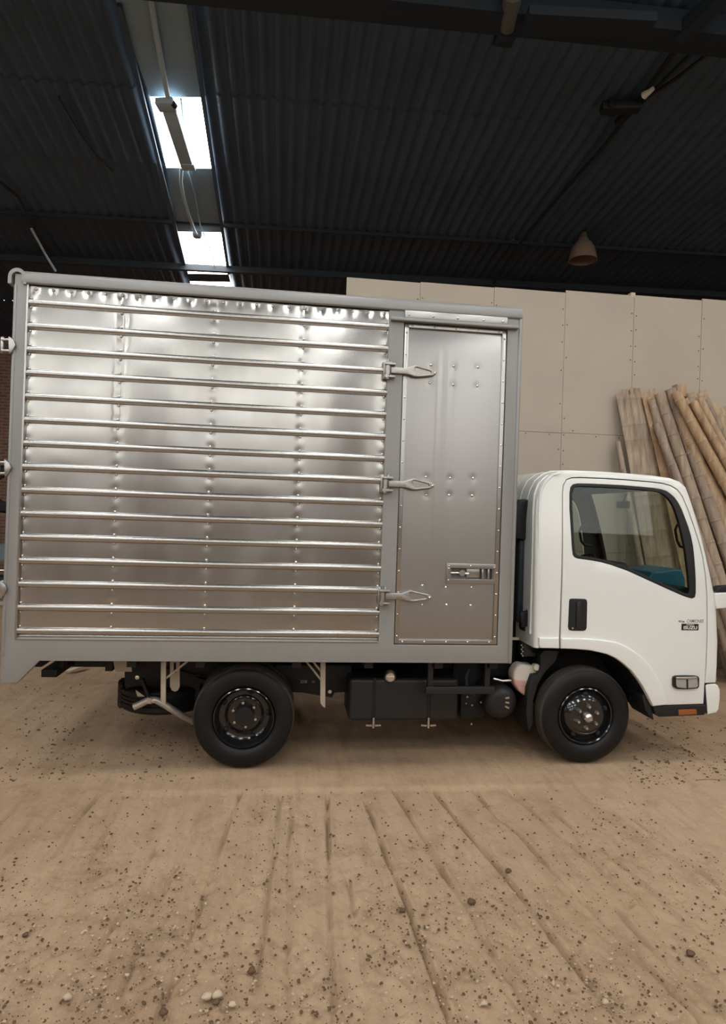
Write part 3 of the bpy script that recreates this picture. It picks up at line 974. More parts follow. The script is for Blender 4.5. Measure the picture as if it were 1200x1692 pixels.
# bottom flange of the side
MB().box(PX0, PX1, 0.012, 0.03, PZ0, PZ0 + 0.026).build('bottom_flange', 'alu_rib', frame, bevel=0.003)

# ---- header over the side door
MB().box(0.79, 1.525, -0.012, 0.02, 3.155, 3.222).build('header_panel', 'alu_trim', frame, bevel=0.004)
for x in (0.82, 0.99, 1.165, 1.35, 1.49):
    rivet(x, -0.013, 3.178, frame)
MB().box(0.693, 1.602, -0.040, 0.0, 3.128, 3.150).build('drip_rail', 'frame_paint', frame, bevel=0.005)

# ---- side door
LX0, LX1, LZ0, LZ1 = 1.147, 1.500, 1.330, 1.470
dx = np.unique(np.round(np.concatenate([np.linspace(DX0 + 0.005, DX1 - 0.005, 90), [LX0 + .03, LX1 - .02]]), 5))
dz = np.unique(np.round(np.concatenate([np.linspace(DZ0 + 0.005, DZ1 - 0.005, 170), [LZ0 + .03, LZ1 - .03]]), 5))
Zg, Xg = np.meshgrid(dz, dx, indexing='ij')
h = 0.0012 * vnoise(Xg, Zg, 60, 2.2) + 0.0022 * np.sin(np.pi * (Xg - DX0) / (DX1 - DX0)) * np.sin(np.pi * (Zg - DZ0) / (DZ1 - DZ0))
h -= 0.013 * np.exp(-((Zg - DZ1) / 0.09) ** 2) + 0.006 * np.exp(-((Zg - DZ0) / 0.09) ** 2)
for c0, s in ((1.045, 0.0010), (1.075, -0.0009), (1.115, 0.0008), (1.15, -0.0006)):
    h += s * np.exp(-((Xg - c0) / 0.009) ** 2) * np.clip((Zg - 1.1) / 0.3, 0, 1) * np.clip((3.0 - Zg) / 0.3, 0, 1)
DRIV = [(0.990, 2.849), (1.154, 2.851), (1.328, 2.853), (0.986, 2.723), (1.154, 2.720), (1.328, 2.721),
        (0.982, 2.066), (1.154, 2.065), (1.319, 2.071), (0.986, 1.940), (1.150, 1.946), (1.315, 1.948),
        (0.981, 1.310), (1.149, 1.301), (1.332, 1.304), (0.982, 1.176), (1.158, 1.178), (1.331, 1.177)]
for rx, rz in DRIV:
    h -= 0.0022 * np.exp(-(((Xg - rx) / 0.022) ** 2 + ((Zg - rz) / 0.022) ** 2))
dme = grid_mesh('side_door', Xg, 0.016 - h, Zg, True)
bm = bmesh.new(); bm.from_mesh(dme)
kill = [f for f in bm.faces if LX0 + .03 < f.calc_center_median().x < LX1 - .02 and LZ0 + .03 < f.calc_center_median().z < LZ1 - .03]
bmesh.ops.delete(bm, geom=kill, context='FACES'); bm.to_mesh(dme); bm.free()
door = link('side_door', dme, 'alu_door', truck)
door['label'] = 'plain aluminium side door with three strap hinges'
for (x0, x1, z0, z1) in ((DX0 + .006, DX0 + .034, DZ0 + .006, DZ1 - .006), (DX1 - .034, DX1 - .006, DZ0 + .006, DZ1 - .006),
                         (DX0 + .034, DX1 - .034, DZ0 + .006, DZ0 + .036), (DX0 + .034, DX1 - .034, DZ1 - .034, DZ1 - .006)):
    MB().box(x0, x1, 0.006, 0.024, z0, z1).build('edge_trim', 'alu_trim', door, bevel=0.002)
for i in range(15):
    z = 0.96 + i * 0.150
    rivet(DX0 + .020, 0.0055, z, door, 0.8); rivet(DX1 - .020, 0.0055, z, door, 0.8)
for i in range(5):
    rivet(0.85 + i * 0.155, 0.0055, DZ0 + .021, door, 0.8); rivet(0.85 + i * 0.155, 0.0055, DZ1 - .02, door, 0.8)
for rx, rz in DRIV:
    rivet(rx, 0.0165, rz, door, 1.15)
# latch set into the door
MB().box(LX0 + .02, LX1 - .01, 0.052, 0.056, LZ0 + .02, LZ1 - .02).build('latch_pan', 'frame_paint', door)
lf = link('latch_frame', panel_mesh([rect(LX0, LX1, LZ0, LZ1), rect(LX0 + .032, LX1 - .012, LZ0 + .032, LZ1 - .032)], 0.004, 0.05, 0.002), 'alu_trim', door, smooth=40)
mb = MB().tube([(1.178, 0.028, 1.402), (1.262, 0.028, 1.404)], 0.009, 10)
mb.tube([(1.262, 0.010, 1.404), (1.262, 0.05, 1.404)], 0.022, 14).tube([(1.278, 0.03, 1.400), (1.315, 0.036, 1.398)], 0.008, 8)
mb.build('latch_handle', 'chrome', door)
MB().box(1.300, 1.395, 0.036, 0.05, 1.372, 1.436).build('latch_plate', 'alu_trim', door, bevel=0.003)
for x in (1.405, 1.448):
    MB().box(x, x + 0.016, 0.02, 0.05, LZ0 + .034, LZ1 - .034).build('latch_bar', 'alu_trim', door, bevel=0.003)
for x, z in ((1.165, 1.452), (1.320, 1.455), (1.163, 1.435), (1.162, 1.352), (1.492, 1.448)):
    rivet(x, 0.0035, z, door, 0.8)
# strap hinges
for (hx, hz) in ((0.683, 2.788), (0.692, 2.008), (0.697, 1.236)):
    mb = MB()
    mb.box(hx - 0.030, hx + 0.028, -0.012, 0.02, hz - 0.060, hz + 0.062)
    mb.box(hx - 0.024, hx + 0.050, -0.045, -0.006, hz + 0.030, hz + 0.046)
    mb.box(hx - 0.024, hx + 0.050, -0.045, -0.006, hz - 0.056, hz - 0.040)
    hinge = mb.build('strap_hinge', 'hinge', door, bevel=0.004)
    MB().tube([(hx - 0.002, -0.028, hz - 0.066), (hx - 0.002, -0.028, hz + 0.070)], 0.012, 10).tube(
        [(hx - 0.002, -0.028, hz - 0.034), (hx - 0.002, -0.028, hz + 0.026)], 0.021, 12).tube(
        [(hx - 0.01, -0.05, hz - 0.046), (hx - 0.01, -0.02, hz - 0.046)], 0.015, 10).build('hinge_pin', 'hinge', door)
    st = [(0.02, 0.024), (0.13, 0.021), (0.165, 0.034), (0.195, 0.044), (0.255, 0.030), (0.318, 0.018), (0.343, 0.006), (0.336, -0.014),
          (0.315, -0.022), (0.22, -0.036), (0.185, -0.036), (0.155, -0.026), (0.13, -0.022), (0.02, -0.022)]
    hole = [(0.188, 0.022), (0.20, 0.030), (0.255, 0.018), (0.300, 0.008), (0.306, -0.006), (0.296, -0.011), (0.22, -0.022), (0.196, -0.021)]
    T = lambda pl: [(hx + a, hz + b) for a, b in pl]
    link('hinge_strap', panel_mesh([T(st), T(hole)], -0.026, 0.03, 0.005), 'hinge', door, smooth=50)
    link('strap_inlay', panel_mesh([T(hole)], -0.016, 0.012, 0.0), 'hinge', door, smooth=50)
    rivet(hx + 0.328, -0.026, hz - 0.004, door, 1.1)

# rear door hinges peeping past the rear post
for (px, py) in ((22, 571), (17, 773), (8, 973)):
    x, z = XZ(px, py)
    x = -1.752
    mb = MB()
    mb.prism([(x - 0.028, z + 0.055), (x + 0.004, z + 0.03), (x + 0.016, z), (x + 0.002, z - 0.035), (x - 0.02, z - 0.062), (x - 0.026, z - 0.02)], -0.022, 0.03)
    mb.box(x - 0.075, x - 0.02, -0.018, 0.05, z + 0.024, z + 0.040)
    mb.box(x - 0.075, x - 0.02, -0.018, 0.05, z - 0.046, z - 0.030)
    mb.tube([(x - 0.072, 0.0, z - 0.055), (x - 0.072, 0.0, z + 0.05)], 0.013, 10)
    mb.build('rear_hinge', 'alu_trim', frame, bevel=0.004)

# ---- wheels
def tyre_prof(w=0.2, R=0.352):
    pr = [(0.208, 0.05), (0.214, 0.022), (0.228, 0.010), (0.255, 0.001), (0.285, 0.0), (0.312, 0.006), (0.328, 0.012), (0.340, 0.022)]
    tr = [(0.348, 0.034), (R, 0.05)]
    for g in (0.072, 0.1, 0.128):
        tr += [(R, g - 0.006), (R - 0.009, g - 0.004), (R - 0.009, g + 0.004), (R, g + 0.006)]
    tr += [(R, w - 0.05), (0.348, w - 0.034)]
    bk = [(r, w - y) for r, y in pr[::-1]]
    return pr, tr, bk


def wheel(name, xc, y0, sgn, kind, full=True, zc=0.348):
    """y0: outer side wall, sgn: +1 looks to -Y"""
    pr, tr, bk = tyre_prof()
    f = lambda L: [(r, sgn * y) for r, y in L]
    mb = MB(); c = (xc, y0, zc)
    mb.lathe(f(pr), c, 'y', 64)
    mb.cur = 1; mb.lathe(f([pr[-1]] + tr + [bk[0]]), c, 'y', 64)
    mb.cur = 0; mb.lathe(f(bk), c, 'y', 64)
    mb.v = [(x, y, max(z, 0.001)) for x, y, z in mb.v]
    w = mb.build(name, ['rubber', 'tread'], truck, smooth=40)
    if kind == 'front':
        rp = [(0.209, 0.05), (0.209, 0.018), (0.203, 0.014), (0.196, 0.020), (0.191, 0.055), (0.184, 0.062), (0.176, 0.050), (0.160, 0.028), (0.135, 0.006), (0.126, 0.0), (0.118, 0.003), (0.060, 0.003), (0.0, 0.003)]
    else:
        rp = [(0.209, 0.05), (0.209, 0.014), (0.203, 0.010), (0.198, 0.016), (0.192, 0.075), (0.182, 0.100), (0.160, 0.112), (0.138, 0.108), (0.132, 0.090), (0.128, 0.088), (0.122, 0.094), (0.116, 0.112), (0.05, 0.114), (0.0, 0.114)]
    MB().lathe(f(rp), c, 'y', 56).build('rim', 'rim', w, smooth=40)
    if not full:
        return w
    fy = 0.003 if kind == 'front' else 0.113
    nr = 0.079 if kind == 'front' else 0.085
    for k in range(6):
        a = math.radians(90 + 60 * k + (-6 if kind == 'front' else 8))
        MB().lathe([(0.0001, -0.030), (0.010, -0.029), (0.0145, -0.020), (0.016, 0.0)], (xc + nr * math.cos(a), y0 + fy, zc + nr * math.sin(a)), 'y', 6).build('wheel_nut', 'chrome', w, smooth=30)
    for k in range(5):
        a = math.radians(92 + 72 * k + (0 if kind == 'front' else -16))
        r, yy = (0.164, 0.026) if kind == 'front' else (0.163, 0.102)
        mb = MB().lathe([(0.0001, -0.006), (0.012, -0.0055), (0.017, -0.002), (0.018, 0.006)], (0, 0, 0), 'y', 14)
        o = mb.build('hole_disc', 'chassis', w, smooth=60)  # black disc laid on the rim for the darkness of an opening
        o.location = (xc + r * math.cos(a), y0 + yy - 0.004, zc + r * math.sin(a))
        o.rotation_euler = (0, -a, 0); o.scale = (0.8, 1, 1.15)
    if kind == 'front':
        MB().lathe([(0.0001, -0.050), (0.016, -0.050), (0.019, -0.044), (0.028, -0.040), (0.033, -0.034), (0.036, 0.003)], (xc, y0, zc), 'y', 28).build('hub_cap', 'chrome', w, smooth=40)
    else:
        MB().lathe([(0.0001, 0.066), (0.040, 0.066), (0.046, 0.072), (0.05, 0.114)], (xc, y0, zc), 'y', 24).build('hub', 'rim', w, smooth=40)
        for k in range(8):
            a = math.radians(45 * k)
            MB().lathe([(0.0001, -0.006), (0.005, -0.005), (0.006, 0.0)], (xc + 0.034 * math.cos(a), y0 + 0.066, zc + 0.034 * math.sin(a)), 'y', 6).build('hub_bolt', 'rim', w)
    return w


WX_R, WX_F = -0.222, 2.285
wheel('rear_wheel', WX_R, 0.145, 1, 'rear')
wheel('front_wheel', WX_F, 0.150, 1, 'front')
wheel('inner_rear_wheel', WX_R, 0.375, 1, 'rear', False)
wheel('far_rear_wheel', WX_R, 1.92, -1, 'rear', False)
wheel('far_front_wheel', WX_F, 1.80, -1, 'front', False)

# ---- chassis
for y in (0.66, 1.34):
    MB().box(-1.55, 3.05, y, y + 0.07, 0.58, 0.775).build('chassis_rail', 'chassis', truck, bevel=0.006)
for x in (-1.45, -0.7, 0.15, 1.0, 1.75):
    MB().box(x, x + 0.08, 0.72, 1.35, 0.60, 0.74).build('crossmember', 'chassis', truck, bevel=0.006)
for x in (-1.60, -1.0, -0.55, 0.1, 0.6, 1.1, 1.5):
    MB().box(x, x + 0.06, 0.07, BW - 0.03, 0.72, 0.785).build('floor_bearer', 'chassis', truck)
mb = MB().tube([(WX_R, 0.2, 0.348), (WX_R, 1.88, 0.348)], 0.065, 14)
ax = mb.build('rear_axle', 'chassis', truck)
MB().lathe([(0.0001, -0.19), (0.1, -0.17), (0.165, -0.07), (0.17, 0.07), (0.1, 0.17), (0.0001, 0.19)], (WX_R, 1.03, 0.36), 'y', 22).build('differential', 'chassis', ax, smooth=60)
MB().tube([(WX_F, 0.3, 0.348), (WX_F, 1.7, 0.348)], 0.05, 12).build('front_axle', 'chassis', truck)
MB().tube([(WX_R + 0.1, 1.03, 0.40), (1.2, 1.03, 0.52)], 0.05, 12).build('drive_shaft', 'chassis', truck)
MB().box(1.2, 2.1, 0.80, 1.3, 0.42, 0.80).build('gearbox', 'chassis', truck, bevel=0.05)
for y in (0.60, 1.42):
    mb = MB()
    for j in range(4):
        L = 0.62 - 0.12 * j
        pts = [(WX_R + L * t, y, 0.50 - 0.022 * j + 0.09 * t * t) for t in np.linspace(-1, 1, 9)]
        for q in range(8):
            mb.bar(pts[q], pts[q + 1], 0.07, 0.02)
    mb.build('leaf_spring', 'chassis', truck)
# splash plates and brackets around the rear wheel
MB().box(-0.98, 0.46, 0.60, 0.62, 0.47, 0.785).build('splash_plate', 'chassis', truck, bevel=0.004)
MB().prism([XZ(455, 1096, .5), XZ(455, 1140, .5), XZ(500, 1142, .5), XZ(548, 1150, .5), XZ(552, 1142, .5), XZ(580, 1140, .5), XZ(580, 1096, .5)], 0.45, 0.58).build('rear_side_box', 'chassis', truck, bevel=0.006)
x, z = XZ(502, 1126.5, .449)
text_obj('chassis_mark', '2208', x, z, 0.4485, 0.030, 'primer', truck, width=0.05)
x2, z2 = XZ(518, 1126.5, .449)
text_obj('chassis_mark', 'H', x2, z2, 0.4485, 0.026, 'primer', truck)
x, z = XZ(545, 1142, .44)
MB().lathe([(0.0001, -0.02), (0.014, -0.018), (0.017, 0.0)], (x, 0.44, z), 'y', 10).build('chassis_bolt', 'chrome', truck)


def mudguard_bracket(px, ptop, pbot, Y, m, diag):
    x0, z0 = XZ(px - 4, ptop, Y); x1, z1 = XZ(px + 4, pbot, Y)
    mb = MB().prism([XZ(px - 4.2, ptop, Y), XZ(px + 4.2, ptop, Y), XZ(px + 3.6, pbot + 1, Y), XZ(px - 2, pbot - 3, Y), XZ(px - 4.5, pbot - 8, Y)], Y, Y + 0.025)
    o = mb.build('mudguard_bracket', 'primer', truck, bevel=0.002)
    for (a, b) in diag:
        pa = P(*a, Y + 0.01); pb = P(*b, Y + 0.02)
        MB().tube([pa, pb], 0.0075, 8).build('stay_rod', 'primer', o)
    return o


mudguard_bracket(270, 1090, 1164, 0.16, 'primer', [((313, 1090), (273, 1122))])
mudguard_bracket(534, 1090, 1169, 0.16, 'primer', [((504, 1090), (531, 1124)), ((515, 1090), (531, 1110))])
# hanging flat strap loop
lp = [XZ(281, 1090, .3), XZ(281, 1135, .3), XZ(284, 1141, .3), XZ(289, 1143, .3), XZ(294, 1141, .3), XZ(297, 1135, .3), XZ(297, 1090, .3)]
li = [XZ(287, 1095, .3), XZ(287, 1112, .3), XZ(291, 1112, .3), XZ(291, 1095, .3)]
link('strap_loop', panel_mesh([lp, li], 0.3, 0.008, 0.001), 'primer', truck, smooth=40)

# exhaust tail pipe with clamp
ey = 0.45
pts = [P(221, 1168, ey), P(233, 1163, ey), P(243, 1158, ey), P(250, 1156.5, ey), P(258, 1157, ey), P(266, 1161, ey), P(276, 1167, ey), P(300, 1182, ey + .05), P(330, 1197, ey + .15)]
ex = MB().tube(pts, 0.025, 14, cap=False).build('tail_pipe', 'steel', truck, smooth=60)
MB().tube([P(247, 1161, ey), P(249.5, 1152, ey)], 0.028, 12).build('pipe_clamp', 'chrome', ex)
MB().prism([XZ(224, 1140, .46), XZ(239, 1151, .46), XZ(227, 1151, .46)], 0.46, 0.468).build('hanger_plate', 'primer', truck)
MB().bar(P(235, 1122, .5), P(247, 1152, .5), 0.05, 0.02).build('pipe_hanger', 'chassis', truck)
x, z = XZ(227, 1119, .47)
MB().lathe([(0.0001, -0.012), (0.010, -0.012), (0.016, -0.008), (0.018, 0)], (x, 0.47, z), 'y', 14).build('hanger_bolt', 'chrome', truck)
# spare wheel slung flat under the tail
sp = P(199, 1137, 0.85)
pr, tr, bk = tyre_prof(0.2, 0.345)
mb = MB(); c = (sp[0] + 0.345, 0.85, 0.25)
mb.lathe([(r, y) for r, y in pr], c, 'z', 48); mb.cur = 1
mb.lathe([pr[-1]] + tr + [bk[0]], c, 'z', 48); mb.cur = 0
mb.lathe(bk, c, 'z', 48)
spare = mb.build('spare_wheel', ['rubber', 'rubber'], truck, smooth=40)
MB().lathe([(0.209, 0.05), (0.2, 0.09), (0.19, 0.1), (0.0, 0.1)], c, 'z', 32).build('rim', 'rim', spare)
for k in range(5):
    for j in range(7):
        a = math.radians(172 + 9 * k)
        o = MB().box(-0.010, 0.010, -0.014, 0.014, -0.008, 0.008).build('tread_lug', 'tread', spare)
        o.matrix_basis = Matrix.Translation((c[0] + 0.344 * math.cos(a), c[1] + 0.344 * math.sin(a), c[2] + 0.025 + 0.026 * j)) @ Matrix.Rotation(a, 4, 'Z')
# dark body of carrier and tail lamp plate
MB().prism([XZ(205, 1092, .6), XZ(205, 1135, .6), XZ(222, 1160, .6), XZ(330, 1160, .6), XZ(330, 1092, .6)], 0.62, 0.66).build('spare_carrier', 'chassis', truck)
MB().box(*sorted((XZ(174, 1100, .5)[0], XZ(186, 1100, .5)[0])), 0.5, 0.56, XZ(174, 1109, .5)[1], 0.78).build('tail_bracket', 'chassis', truck)
MB().prism([XZ(187, 1092, .5), XZ(191, 1110, .5), XZ(218, 1110, .5), XZ(216, 1092, .5)], 0.5, 0.53).build('tail_plate', 'primer', truck)
# rear underrun step
x, z = XZ(81, 1113, 0.28)
bmp = MB().box(x - 0.052, x + 0.052, 0.28, 1.78, z - 0.026, z + 0.026).build('rear_step_bar', 'chassis', truck, bevel=0.004)
MB().box(x + 0.03, x + 0.075, 0.34, 0.42, z + 0.02, 0.79).build('step_post', 'chassis', bmp, bevel=0.003)
MB().box(x + 0.03, x + 0.075, 1.64, 1.72, z + 0.02, 0.79).build('step_post', 'chassis', bmp, bevel=0.003)

# ---- fuel tank
ty = 0.26
tx0, tz1 = XZ(578, 1121, ty); tx1, tz0 = XZ(757, 1191, ty)
tank = MB().box(tx0, tx1, ty, ty + 0.36, tz0, tz1).build('fuel_tank', 'tank', truck, bevel=0.03, seg=4)
x, z = XZ(645, 1118, ty - 0.02)
MB().lathe([(0.0001, -0.03), (0.030, -0.03), (0.038, -0.024), (0.046, -0.010), (0.048, 0.02), (0.04, 0.05)], (x, ty - 0.01, z), 'y', 18).build('fuel_cap', 'chrome', tank, smooth=30)
MB().box(x - 0.03, x + 0.028, ty - 0.048, ty - 0.035, z - 0.007, z + 0.008).build('cap_grip', 'chrome', tank, bevel=0.003)
for px in (617, 708):
    x, z = XZ(px, 1197, ty)
    MB().box(x - 0.012, x + 0.012, ty - 0.006, ty + 0.3, tz0 - 0.004, tz1 + 0.004).build('tank_strap', 'chassis', tank, bevel=0.003)
    mb = MB().bar((x - 0.055, ty, z - 0.004), (x - 0.012, ty, z - 0.006), 0.02, 0.012).bar((x + 0.012, ty, z - 0.006), (x + 0.055, ty, z - 0.004), 0.02, 0.012)
    mb.tube([(x, ty, z - 0.025), (x, ty, z + 0.05)], 0.009, 8)
    mb.build('strap_clamp', 'chrome', tank)
# side guard
for px in (712, 806):
    x0, z0 = XZ(px - 5, 1137, .12); x1, z1 = XZ(px + 5, 1090, .12)
    MB().box(x0, x1, 0.12, 0.16, z0, z1).build('guard_post', 'tank', truck, bevel=0.003)
x0, z0 = XZ(704, 1147, .11); x1, z1 = XZ(818, 1135, .11)
MB().box(x0, x1, 0.11, 0.15, z0, z1).build('guard_rail', 'tank', truck, bevel=0.003)
# air tank, hoses, clutter
x, z = XZ(829, 1161, .30)
at = MB().lathe([(0.0001, -0.02), (0.06, -0.02), (0.09, -0.012), (0.118, 0.01), (0.128, 0.04), (0.128, 0.42)], (x, 0.30, z), 'y', 36).build('air_cleaner', 'tank', truck, smooth=40)
mb = MB()
for k in range(3):
    a0 = math.radians(-90 + 25 * k)
    mb.bar((x + 0.02, 0.276, z - 0.02 + 0.03 * k), (x + 0.05, 0.276, z - 0.035 + 0.04 * k), 0.006, 0.012)
mb.build('cleaner_clip', 'chrome', at)
MB().box(*[XZ(760, 1150, .45)[0], XZ(800, 1150, .45)[0]], 0.42, 0.62, XZ(760, 1185, .45)[1], XZ(760, 1140, .45)[1]).build('valve_block', 'chassis', truck, bevel=0.01)
for (px, py, s) in ((772, 1151, .010), (780, 1165, .008), (795, 1160, .012), (770, 1162, .006), (779, 1196, .010), (862, 1172, .007), (868, 1185, .007)):
    x, z = XZ(px, py, .40)
    MB().lathe([(0.0001, -0.01), (s * 0.7, -0.009), (s, 0.0)], (x, 0.40, z), 'y', 8).build('pipe_fitting', 'chrome', truck)
mb = MB().tube([P(775, 1105, .42), P(770, 1120, .40), P(772, 1140, .40), P(785, 1150, .42)], 0.014, 8)
mb.build('hose', 'hose', truck)
MB().tube([P(815, 1121, .35), P(830, 1125, .35), P(848, 1124, .35)], 0.010, 8).build('pipe', 'chrome', truck)
MB().box(*[XZ(755, 1150, .5)[0], XZ(870, 1150, .5)[0]], 0.62, 0.66, 0.33, 0.78).build('frame_side_plate', 'chassis', truck)

# ---- coolant jug
jy = 0.30
jug_out = [XZ(*q, jy) for q in ((848, 1113), (855, 1102), (862, 1097.5), (870, 1099), (880, 1099), (886, 1104), (893, 1107), (892, 1121), (886, 1127), (880, 1143), (872, 1148), (866, 1149), (858, 1142), (850, 1130))]
jug = link('coolant_jug', panel_mesh([smooth_loop(jug_out, 1)], jy, 0.13, 0.02, res=3), 'jug', truck, smooth=50)
fl = [XZ(*q, jy) for q in ((848.6, 1121), (858, 1121.5), (872, 1122), (887, 1124), (880, 1143.5), (872, 1148.5), (866, 1149.5), (857.5, 1142.5), (849.5, 1130))]
link('coolant', panel_mesh([fl], jy - 0.002, 0.11, 0.018, res=3), 'coolant', jug, smooth=50)
x, z = XZ(885, 1101.5, jy)
MB().lathe([(0.0001, -0.035), (0.020, -0.035), (0.025, -0.03), (0.026, 0.0), (0.02, 0.03)], (x, jy, z), 'y', 18).build('jug_cap', 'cap', jug, smooth=40)

# ---- cab
CY0, CY1 = 0.12, 1.86
def tumble(x, z):
    return 0.055 * max(0.0, (z - 1.40) / 0.70) ** 1.4 + 0.012 * max(0.0, (0.95 - z) / 0.5) ** 2


def CS(px, py):
    y = CY0
    for _ in range(4):
        x, z = XZ(px, py, y); y = CY0 + tumble(x, z)
    return (x, z)


CUTX = [1.9 + 0.12 * i for i in range(12)]
CUTZ = [0.5 + 0.1 * i for i in range(17)]
PROF = [(1.850, 0.86), (1.846, 1.15), (1.842, 1.50), (1.842, 1.80), (1.850, 1.93), (1.872, 2.02), (1.91, 2.085), (1.97, 2.135), (2.03, 2.157)]
PROF += [CS(*q) for q in ((960, 778.5), (1000, 780), (1040, 783), (1080, 786.5), (1108, 790.5), (1124, 796), (1135, 806), (1144, 829), (1153, 857),
                          (1162, 888), (1170, 921), (1177, 952), (1183, 980), (1187, 1012), (1189, 1060), (1188, 1100), (1186, 1128))]
I_G0, I_G1 = 15, 21                         # profile span taken up by the windshield


def inset(pts, d):
    out = []
    for i, p in enumerate(pts):
        a = pts[max(i - 1, 0)]; b = pts[min(i + 1, len(pts) - 1)]
        t = Vector((b[0] - a[0], b[1] - a[1])).normalized()
        n = Vector((t.y, -t.x))              # inward for a clockwise rear-roof-front path
        out.append((p[0] + n.x * d, p[1] + n.y * d))
    return out


def wrap(name, m, parent, extra=0.0, r=0.034, glass=False, yin=0.0):
    cross = []
    for k in range(6):
        a = math.pi / 2 * k / 5
        cross.append((r * (1 - math.sin(a)), r * (1 - math.cos(a))))     # (inset, y offset)
    ymid = [(0.0, y) for y in (0.10, 0.135, 0.30, 0.5, 0.70)]
    secs = [(d, y, 0) for d, y in cross] + [(0.0, y, 0) for _, y in ymid]
    full = secs + [(0.0, (CY1 - CY0) / 2, 0)] + [(d, y, 1) for d, y, _ in secs[::-1]]
    loops = []
    for d, yo, far in full:
        pl = inset(PROF, d + extra)
        col = []
        for (x, z) in pl:
            ro = tumble(x, z) * max(0.0, 1 - yo / 0.10) if yo < 0.10 else 0.0
            y = CY0 + max(yo, yin) + ro
            if far: y = CY0 + CY1 - y
            cr = 0.02 * (1 - ((y - (CY0 + CY1) / 2) / 0.87) ** 2) if z > 2.05 else 0.0
            col.append((x, y, z + max(cr, 0)))
        loops.append(col)
    mb = MB()
    n = len(PROF); mb.v = [p for l in loops for p in l]
    # windshield faces: from section index ks to len-1-ks
    ks = 7
    for s in range(len(full) - 1):
        for i in range(n - 1):
            isg = I_G0 <= i < I_G1 and ks <= s < len(full) - 1 - ks
            if isg == glass:
                mb.f.append((s * n + i, s * n + i + 1, (s + 1) * n + i + 1, (s + 1) * n + i)); mb.mi.append(0)
    return mb.build(name, m, parent, smooth=45)


cab = wrap('cab_shell', 'white', truck)
cab['label'] = 'white painted cab'
wrap('cab_lining', 'teal', cab, extra=0.03, yin=0.02)
wrap('windshield', 'wglass', cab, glass=True, extra=0.006)

SEAM = [(930.5, 840), (930.5, 815), (932, 802), (937, 793.5), (945, 790.5), (960, 790), (1000, 791.5), (1040, 794), (1075, 797), (1095, 799.5), (1109, 803.5), (1119, 809.5),
        (1127, 820), (1136, 841), (1146, 869), (1155, 897), (1161, 921), (1165.5, 950), (1168, 985), (1168.5, 1020), (1168, 1060), (1166.5, 1100), (1164.5, 1130), (1163, 1163)]
ARCH = [(1077.5, 1166), (1072, 1155), (1067, 1145), (1060, 1132.5), (1053, 1122), (1042, 1108), (1030, 1097), (1017, 1087.5), (1002, 1080.5), (988, 1077), (973, 1074), (950, 1072), (926, 1071)]
WIN = [(941.5, 840), (941.5, 815), (943, 805), (947, 800.5), (955, 799), (980, 799.5), (1002, 800.5), (1030, 802), (1060, 804.5), (1080, 806.5), (1093, 808.5), (1101, 811), (1108, 815.5), (1115, 822), (1121, 830.5),
       (1127, 842), (1132, 855), (1137.5, 870), (1142, 885), (1145.5, 902), (1147.5, 920), (1149, 940), (1150, 960), (1150, 980), (1148.5, 987), (1143.5, 989), (1136, 987), (1130, 985), (1107, 975),
       (1083, 964), (1060, 953.5), (1037, 943), (1023, 938), (1009, 933), (994, 929), (978, 926), (965, 924.3), (955, 923), (950, 921), (947, 917), (945.5, 905), (944, 880)]
WIN_IN = [(946, 840), (946, 817), (947.5, 809), (951, 805.5), (957, 804), (980, 804.5), (1002, 805.5), (1030, 807), (1060, 809.5), (1078, 811.5), (1090, 813.5), (1097, 817), (1103, 822), (1109, 829), (1114, 838),
          (1119, 851), (1123, 865), (1127, 881), (1130.5, 897), (1133.5, 913), (1135.5, 930), (1137.5, 946), (1139, 962), (1140, 976), (1138, 981.5), (1134, 981), (1129, 979), (1124, 977), (1103, 967.5),
          (1081, 957.5), (1059, 947.5), (1037, 937.5), (1023, 932.5), (1009, 928), (994, 924), (978, 921), (966, 919.3), (957, 918), (953, 916.5), (951, 912), (949.5, 900), (948, 875)]
seam_w = [CS(*q) for q in SEAM]
arch_w = [CS(*q) for q in ARCH]
win_w = [CS(*q) for q in WIN]
winin_w = [CS(*q) for q in WIN_IN]


def grow(pts, d):
    out = []
    for i, p in enumerate(pts):
        a = pts[max(i - 1, 0)]; b = pts[min(i + 1, len(pts) - 1)]
        t = Vector((b[0] - a[0], b[1] - a[1])).normalized()
        out.append((p[0] - t.y * d, p[1] + t.x * d))
    return out


door_loop = [CS(926.5, 1071)] + seam_w + arch_w[:-1]
side_in = inset(PROF, 0.031)
seam_out = grow(seam_w, 0.008)
quarter = [CS(891.5, 1070), CS(888.5, 1064)] + [(side_in[0][0], 0.90)] + side_in[1:] + [CS(1165.5, 1128.5)] + [p for p in seam_out[::-1] if p[1] > CS(1165, 1127)[1]] + [CS(923.3, 1071)]
W_ = lambda x, z: tumble(x, z)
cdoor = link('cab_door', panel_mesh([door_loop, win_w], CY0, 0.035, 0.004, W_, CUTX, CUTZ), 'white', truck, smooth=30)
cdoor['label'] = 'white cab door with a side window'
link('side_panel', panel_mesh([quarter], CY0, 0.035, 0.001, W_, CUTX, CUTZ), 'white', cab, smooth=30)
# dark backing behind the door gap
back_loop = [CS(926.5, 1068)] + grow(seam_w, 0.03) + [CS(1168, 1160), CS(1080, 1160)] + arch_w[1:-1]
link('door_frame', panel_mesh([back_loop, grow(win_w, -0.0)], CY0 + 0.037, 0.02, 0.0, W_, CUTX, CUTZ), 'teal', cab, smooth=30)
link('window_rubber', panel_mesh([win_w, winin_w], CY0 - 0.002, 0.03, 0.003, W_, CUTX, CUTZ), 'black', cdoor, smooth=40)
link('window_glass', panel_mesh([winin_w], CY0 + 0.014, 0.003, 0.0, W_, CUTX, CUTZ), 'glass', cdoor, smooth=30)


